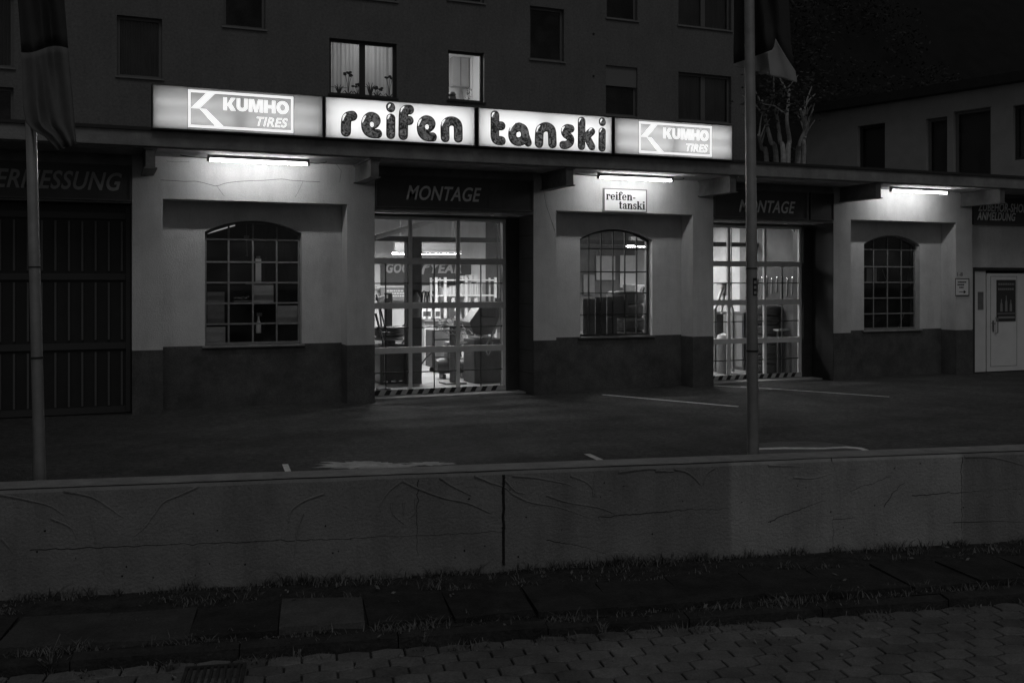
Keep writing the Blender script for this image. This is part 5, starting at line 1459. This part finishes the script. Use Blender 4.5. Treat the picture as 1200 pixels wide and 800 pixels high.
for q in (((AX0,YA,0),(AX0,YA+9,0),(AX0,YA+9,AZ1),(AX0,YA,AZ1)), ((AX1,YA,0),(AX1,YA+9,0),(AX1,YA+9,AZ1),(AX1,YA,AZ1)), ((AX0,YA+9,0),(AX1,YA+9,0),(AX1,YA+9,AZ1),(AX0,YA+9,AZ1))):
    bm.faces.new([bm.verts.new(p) for p in q])
obj("wall", bm, M['apt'], ap)
b = MB(); b.box(AX0-.4, AX1+.4, YA-.5, YA+9.4, AZ1, AZ1+.4); b.build("roof", M['rooftile'], ap)
for x0, x1, z0, z1, kd in holes:
    y = YA+.13; e = .07; lit = kd in ('lit2', 'kitchen')
    b = MB()
    b.box(x0+.002, x0+e, y, y+.06, z0, z1); b.box(x1-e, x1-.002, y, y+.06, z0, z1); b.box(x0+e, x1-e, y, y+.06, z0, z0+e); b.box(x0+e, x1-e, y, y+.06, z1-e, z1)
    two = kd in ('lit2', 'dark2')
    if two: b.box((x0+x1)/2-.075, (x0+x1)/2+.075, y-.002, y+.06, z0+e, z1-e)
    wn = b.build("window", M['aptdark'] if lit else M['aptframe'], ap)
    b = MB(); b.quad((x0+e*.5, y+.03, z0+e*.5), (x1-e*.5, y+.03, z0+e*.5), (x1-e*.5, y+.03, z1-e*.5), (x0+e*.5, y+.03, z1-e*.5)); b.build("pane", M['glass'], wn)
    b = MB(); b.box(x0-.04, x1+.04, YA-.05, YA+.12, z0-.04, z0-.002); b.build("sill", M['aptdark'] if lit else M['sill'], wn)
    if kd == 'shutter': b = MB(); b.box(x0+.003, x1-.003, YA+.06, YA+.10, z0+(z1-z0)*.60, z1-.002); b.build("shutter", M['shutter'], wn)
    if kd in ('curtain', 'dark2'):
        bm = bmesh.new(); n = 40; prev = None
        for k in range(n+1):
            x = x0+.05+(x1-x0-.1)*k/n; yy = y+.12+.025*math.sin(k*1.9); v = (bm.verts.new((x, yy, z0+.05)), bm.verts.new((x, yy, z1-.05)))
            if prev: bm.faces.new((prev[0], v[0], v[1], prev[1]))
            prev = v
        obj("curtain", bm, M['darkcurtain'], wn, True)
    if lit:                                                   # a small furnished room behind each lit window
        X0, X1, Y0, Y1, Z0, Z1 = x0-.62, x1+.45, YA+TH+.01, YA+3.0, z0-.85, z1+.35
        b = MB()
        b.quad((X0,Y1,Z0),(X1,Y1,Z0),(X1,Y1,Z1),(X0,Y1,Z1)); b.quad((X0,Y0,Z0),(X0,Y1,Z0),(X0,Y1,Z1),(X0,Y0,Z1)); b.quad((X1,Y0,Z0),(X1,Y1,Z0),(X1,Y1,Z1),(X1,Y0,Z1))
        b.quad((X0,Y0,Z0),(X1,Y0,Z0),(X1,Y1,Z0),(X0,Y1,Z0)); b.quad((X0,Y0,Z1),(X1,Y0,Z1),(X1,Y1,Z1),(X0,Y1,Z1))
        b.quad((X0,Y0,Z0),(x0,Y0,Z0),(x0,Y0,Z1),(X0,Y0,Z1)); b.quad((x1,Y0,Z0),(X1,Y0,Z0),(X1,Y0,Z1),(x1,Y0,Z1)); b.quad((x0,Y0,Z0),(x1,Y0,Z0),(x1,Y0,z0),(x0,Y0,z0)); b.quad((x0,Y0,z1),(x1,Y0,z1),(x1,Y0,Z1),(x0,Y0,Z1))
        b.build("room", M['room'], ap)
        lx, ly = ((x0+x1)/2+.2, YA+1.5) if kd == 'lit2' else (x0-.34, YA+1.2)
        lm = thing("ceiling_lamp", "round lit ceiling lamp inside the " + ("curtained" if kd == 'lit2' else "kitchen") + " window of the apartment block", "lamp", (lx, ly, Z1))
        b = MB(); b.lathe([(.001,-.12),(.14,-.10),(.2,-.05),(.2,-.02)], (lx, ly, Z1), 20); b.build("shade", M['roomlamp'] if kd == "lit2" else M['kitchenlamp'], lm, True)
        b = MB(); b.lathe([(.21,-.02),(.21,-.001),(.001,-.001)], (lx, ly, Z1), 20); b.build("mount", M['housing'], lm)
        if kd == 'lit2':
            bm = bmesh.new(); n = 120; prev = None
            for k in range(n+1):
                x = x0-.1+(x1-x0+.2)*k/n; yy = YA+.62+.010*math.sin(k*.95)+.010*math.sin(k*.37+1)+.006*math.sin(k*.61); v = (bm.verts.new((x, yy, z0-.3)), bm.verts.new((x, yy, z1+.2)))
                if prev: bm.faces.new((prev[0], v[0], v[1], prev[1]))
                prev = v
            obj("curtain", bm, M['curtain'], wn, True)
            b = MB(); b.box(x0-.1, x1+.1, YA+TH+.012, YA+.55, z0-.05, z0-.01); b.build("inner_sill", M['sill'], wn)
            labs = ["strap leaved plant on the sill of the lit curtained window, in the first pane's corner", "tall stalked plant with round blooms before the lit curtain", "small low plant beside the middle mullion of the lit window",
                    "spiky plant in a shiny pot just past the middle mullion of the lit window", "round leaved small plant on the lit window sill", "tall leafy plant with bare stalk at the far end of the lit window sill"]
            for q, (px, hgt, kd2) in enumerate(((397, .30, 'strap'), (408, .62, 'bloom'), (419, .30, 'bloom'), (434, .42, 'strap'), (442, .26, 'bloom'), (456, .62, 'bloom'))):
                yy = YA+.40; bx = sx(px, yy); z = z0-.01
                pt_ = thing("potted_plant", labs[q], "houseplant", (bx, yy, z), "houseplants on the lit window sill")
                b = MB(); b.lathe([(.001,0),(.05,0),(.065,.10),(.055,.10),(.001,.09)], (bx, yy, z), 12); b.build("pot", M['plantleaf'], pt_, True)
                b = MB()
                if kd2 == 'strap':
                    for s_ in (-1.1, -.6, -.25, .3, .7, 1.1):
                        b.tube([Vector((bx, yy, z+.09)), Vector((bx+s_*.08, yy, z+.09+hgt*.6)), Vector((bx+s_*.2, yy, z+.09+hgt*(1-.35*abs(s_))))], .018, 6, r_end=.006)
                else:
                    for s_ in (-.5, .15, .6):
                        tip = Vector((bx+s_*.16, yy, z+.09+hgt*(1-.25*abs(s_)))); b.tube([Vector((bx, yy, z+.09)), Vector((bx+s_*.05, yy, z+.09+hgt*.5)), tip], .007, 5)
                        for _ in range(3): b.ball(tip+Vector((random.uniform(-.05,.05), 0, random.uniform(-.03,.03))), .045, .02, .03, 8, 6)
                    for s_ in (-1, 1): b.tube([Vector((bx, yy, z+.09)), Vector((bx+s_*.09, yy, z+.2)), Vector((bx+s_*.15, yy, z+.14))], .022, 6, r_end=.008)
                b.build("foliage", M['plantleaf'], pt_)
        else:
            kx0, kx1 = sx(531, Y1-.7), sx(549, Y1-.7)
            yk = YA+2.2
            r_ = thing("kitchen_cupboard", "grey wall cupboard seen through the small lit window", "cupboard", (sx(540, yk), yk, hz(540, 100, yk)))
            b = MB(); b.box(sx(531, yk), sx(549.5, yk), yk, yk+.35, hz(540, 101, yk), hz(540, 60, yk)); b.build("body", M['cupboard'], r_)
            b = MB(); b.box(sx(540, yk)-.006, sx(540, yk)+.006, yk-.004, yk-.0005, hz(540, 101, yk)+.01, hz(540, 60, yk)); b.build("door_gap", M['ink'], r_)
            r_ = thing("fridge", "tall white cabinet beside the wall cupboard in the small lit window", "cabinet", (sx(556, yk), yk, Z0))
            b = MB(); b.box(sx(551, yk), sx(567, yk), yk-.1, yk+.6, Z0+.01, hz(556, 62, yk), .01); b.build("body", M['room'], r_)
            b = MB(); b.bar((sx(554, yk), yk-.13, hz(556, 80, yk)), (sx(560, yk), yk-.13, hz(556, 79, yk)), .02, .025); b.build("handle", M['ink'], r_)
            r_ = thing("kitchen_pan", "dark pan on the sill at the corner of the small lit window", "pan", (sx(529, YA+.35), YA+.35, z0))
            pz = z0+.17; px_ = sx(529.5, YA+.36); b = MB(); b.lathe([(.001,0),(.09,.0),(.12,.06),(.08,.12),(.001,.13)], (px_, YA+.36, pz), 16); b.build("lid", M['machine'], r_, True)
            b = MB(); b.box(px_-.1, px_+.1, YA+.28, YA+.44, z0, pz-.002); b.build("stand", M['room'], r_)
            r_ = thing("sill_plant", "thin leafy plant on the sill of the small lit window", "houseplant", (sx(549, YA+.4), YA+.4, z0))
            bx = sx(549, YA+.4); b = MB()
            for k in range(40): b.leaf((bx+random.gauss(0,.05), YA+.4, z0+.12+random.random()*.38), .035)
            for s_ in (-.04, .03): b.tube([(bx, YA+.4, z0+.1), (bx+s_, YA+.4, z0+.45)], .006, 5)
            b.build("foliage", M['machinegrey'], r_)
            b = MB(); b.lathe([(.001,0),(.05,0),(.06,.11),(.001,.10)], (bx, YA+.4, z0), 12); b.build("pot", M['machine'], r_, True)
# dark fittings on the render
b = MB()
for px, py in ((695.5, 40), (695.5, 89.5)): b.lathe([(.001,-.02),(.03,-.02),(.03,0)], P(px, py, YA), 10, 'y')
b.build("wall_anchor", M['ink'], ap)

# ================================================================ NEIGHBOUR HOUSE, TREE, WOODED HILL
ZN0, ZN1 = 34.5, 28.9
e0, e1 = at(945, 136, ZN0), at(1240, 89.5, ZN1-.9)
zE = (e0.z+e1.z)/2
dn = Vector((e1.x-e0.x, e1.y-e0.y, 0)); Ln = dn.length; dn.normalize(); nn = Vector((dn.y, -dn.x, 0))
if nn.dot(Vector((0,-D0,0))-e0) < 0: nn = -nn
nb_ = thing("neighbour_house", "dim two storey rendered house with dark openings behind the far end of the canopy", "house", (e0.x, e0.y, 0))
def NP(u, off, z): p = e0 + dn*u - nn*off; return Vector((p.x, p.y, z))
def n_u(px):
    d = at(px, 330, 1.0)-Vector((0,-D0,EYE)); d.z = 0; o = Vector((0,-D0,0))-Vector((e0.x,e0.y,0)); s_ = -o.dot(nn)/d.dot(nn); return (o+d*s_).dot(dn)
def n_z(px, py):
    u = n_u(px); p = NP(u, 0, 0); dep = p.x*math.sin(A)+(p.y+D0)*math.cos(A); return EYE+(330-py)/F*dep
ops = [(1005, 146, 1037, 230, 'win'), (1085, 138, 1110, 230, 'win'), (1117, 128, 1161, 230, 'door'), (1187, 121, 1230, 186, 'win')]
H = [(n_u(a0), n_u(a1), n_z((a0+a1)/2, b1), n_z((a0+a1)/2, b0)) for a0, b0, a1, b1, kd in ops]
us = sorted({0, Ln+6, *[h[0] for h in H], *[h[1] for h in H]}); zs = sorted({0.0, zE, *[h[2] for h in H], *[h[3] for h in H]})
bm = bmesh.new()
for ua, ub in zip(us, us[1:]):
    for za, zb in zip(zs, zs[1:]):
        if any(h[0] < (ua+ub)/2 < h[1] and h[2] < (za+zb)/2 < h[3] for h in H): continue
        bm.faces.new([bm.verts.new(p) for p in (NP(ua,0,za), NP(ub,0,za), NP(ub,0,zb), NP(ua,0,zb))])
for u0, u1, z0, z1 in H:
    for q in ((NP(u0,0,z0),NP(u1,0,z0),NP(u1,.3,z0),NP(u0,.3,z0)), (NP(u0,0,z1),NP(u1,0,z1),NP(u1,.3,z1),NP(u0,.3,z1)), (NP(u0,0,z0),NP(u0,0,z1),NP(u0,.3,z1),NP(u0,.3,z0)), (NP(u1,0,z0),NP(u1,0,z1),NP(u1,.3,z1),NP(u1,.3,z0))):
        bm.faces.new([bm.verts.new(p) for p in q])
bm.faces.new([bm.verts.new(p) for p in (NP(0,0,0), NP(0,8,0), NP(0,8,zE), NP(0,0,zE))]); bm.faces.new([bm.verts.new(p) for p in (NP(Ln+6,0,0), NP(Ln+6,8,0), NP(Ln+6,8,zE), NP(Ln+6,0,zE))])
bm.faces.new([bm.verts.new(p) for p in (NP(0,8,0), NP(Ln+6,8,0), NP(Ln+6,8,zE), NP(0,8,zE))])
obj("wall", bm, M['neigh'], nb_)
bm = bmesh.new()
q = [NP(-.3,-.35,zE), NP(Ln+6.3,-.35,zE), NP(Ln+6.3,8.3,zE), NP(-.3,8.3,zE)]; q2 = [p+Vector((0,0,.28)) for p in q]; rg = [NP(1.2,4,zE+.95), NP(Ln+4.5,4,zE+.95)]
v = [bm.verts.new(p) for p in q]; v2 = [bm.verts.new(p) for p in q2]; vr = [bm.verts.new(p) for p in rg]
bm.faces.new(v[::-1])
for k in range(4): bm.faces.new((v[k], v[(k+1)%4], v2[(k+1)%4], v2[k]))
bm.faces.new((v2[0], v2[1], vr[1], vr[0])); bm.faces.new((v2[1], v2[2], vr[1])); bm.faces.new((v2[2], v2[3], vr[0], vr[1])); bm.faces.new((v2[3], v2[0], vr[0]))
obj("roof", bm, M['rooftile'], nb_)
for (u0, u1, z0, z1), opn in zip(H, ops):
    def nbox(mb, ua, ub, oa, ob2, za, zb):
        lo = [mb.bm.verts.new(NP(u_, o_, za)) for u_, o_ in ((ua,oa),(ub,oa),(ub,ob2),(ua,ob2))]; hi = [mb.bm.verts.new(NP(u_, o_, zb)) for u_, o_ in ((ua,oa),(ub,oa),(ub,ob2),(ua,ob2))]
        mb.bm.faces.new(lo[::-1]); mb.bm.faces.new(hi)
        for k in range(4): mb.bm.faces.new((lo[k], lo[(k+1)%4], hi[(k+1)%4], hi[k]))
    b = MB(); e = .09
    nbox(b, u0+.002, u0+e, .15, .22, z0, z1); nbox(b, u1-e, u1-.002, .15, .22, z0, z1); nbox(b, u0+e, u1-e, .15, .22, z1-e, z1); nbox(b, u0+e, u1-e, .15, .22, z0, z0+e)
    wn = b.build("window", M['aptframe'] if opn[0] in (1085, 1117) else M['aptdark'], nb_)
    b = MB(); b.quad(NP(u0+.03,.19,z0+.03), NP(u1-.03,.19,z0+.03), NP(u1-.03,.19,z1-.03), NP(u0+.03,.19,z1-.03)); b.build("pane", M['glass'], wn)
    b = MB(); b.quad(NP(u0+.03,.42,z0+.03), NP(u1-.03,.42,z0+.03), NP(u1-.03,.42,z1-.03), NP(u0+.03,.42,z1-.03)); b.build("curtain", M['darkcurtain'], wn)  # flat grey board added behind the glass so the pane looks dim

# pollarded multi-stem tree between the two houses
ZT = 27.5; tb = at(916, 240, ZT); tb.z = 0
tr = thing("pollarded_tree", "many stemmed pollarded tree with bare pale trunks beside the apartment block", "tree", tb)
b = MB(); tips = []
for pxs_ in ([(906,240),(899,196),(893,175),(889,158)], [(911,240),(910,196),(903,165),(897,140),(893,118)], [(914,240),(918,196),(914,165),(911,140),(905,110)],
        [(920,240),(923,196),(925,165),(922,140),(925,105)], [(925,240),(934,198),(937,170),(943,150),(938,128)], [(928,240),(941,198),(942,165),(945,145)], [(922,240),(935,196),(936,178),(944,160)]):
    path = [at(x, y, ZT+random.uniform(-.8,.8)) for x, y in pxs_]; path[0].z = 0
    b.tube(smooth_path(path, 5), .085, 8, r_end=.035); tips.append(path[-1]); tips.append(path[-2])
    for k in range(3):
        p = path[-2].lerp(path[-1], random.random()); q = p+Vector((random.uniform(-.6,.6), random.uniform(-.6,.6), random.uniform(.3,1.0))); b.tube([p, (p+q)/2+Vector((0,0,.1)), q], .03, 5, r_end=.012)
b.build("trunk", M['trunk'], tr, True)
b = MB()
for t_ in [at(905,100,ZT), at(930,108,ZT), at(900,124,ZT), at(925,126,ZT), at(912,118,ZT), at(935,118,ZT)]:
    for _ in range(110): b.leaf(t_+Vector((random.gauss(0,.36), random.gauss(0,.36), random.gauss(0,.26))), random.uniform(.05,.10))
b.build("crown", M['leaf'], tr)

# wooded slope closing the view
bm = bmesh.new(); gx, gy = 60, 22; g = []
for i in range(gx+1):
    row = []
    for j in range(gy+1):
        x = -60+i*3.2; y = 48+j*3.0; dxy = max(0, j*3.0)
        z = -1 + 62*(1-math.exp(-dxy/26)) + 2.5*noise.noise((x*.05, y*.05, 0))
        row.append(bm.verts.new((x, y, z)))
    g.append(row)
for i in range(gx):
    for j in range(gy): bm.faces.new((g[i][j], g[i+1][j], g[i+1][j+1], g[i][j+1]))
structure(obj("hill", bm, M['hill'], None, True))
b = MB()
for _ in range(520):
    px = random.uniform(860, 1330); x = random.uniform(18, 75); y = 44+random.random()**1.3*45
    zc_ = -1+62*(1-math.exp(-max(0, y-48)/26)); rr = random.uniform(1.6, 3.2); hh = random.uniform(2.5, 6.0)
    c = Vector((x, y, zc_+hh))
    for _k in range(110):
        d = Vector((random.gauss(0,1), random.gauss(0,1), random.gauss(0,1))).normalized()*rr*random.uniform(.6,1.05)
        b.leaf(c+d, random.uniform(.10,.26), .8)
o = b.build("hill_wood", M['darkleaf']); tag(o, "dark wooded slope rising behind the neighbour house roof", "wood", kind="stuff")
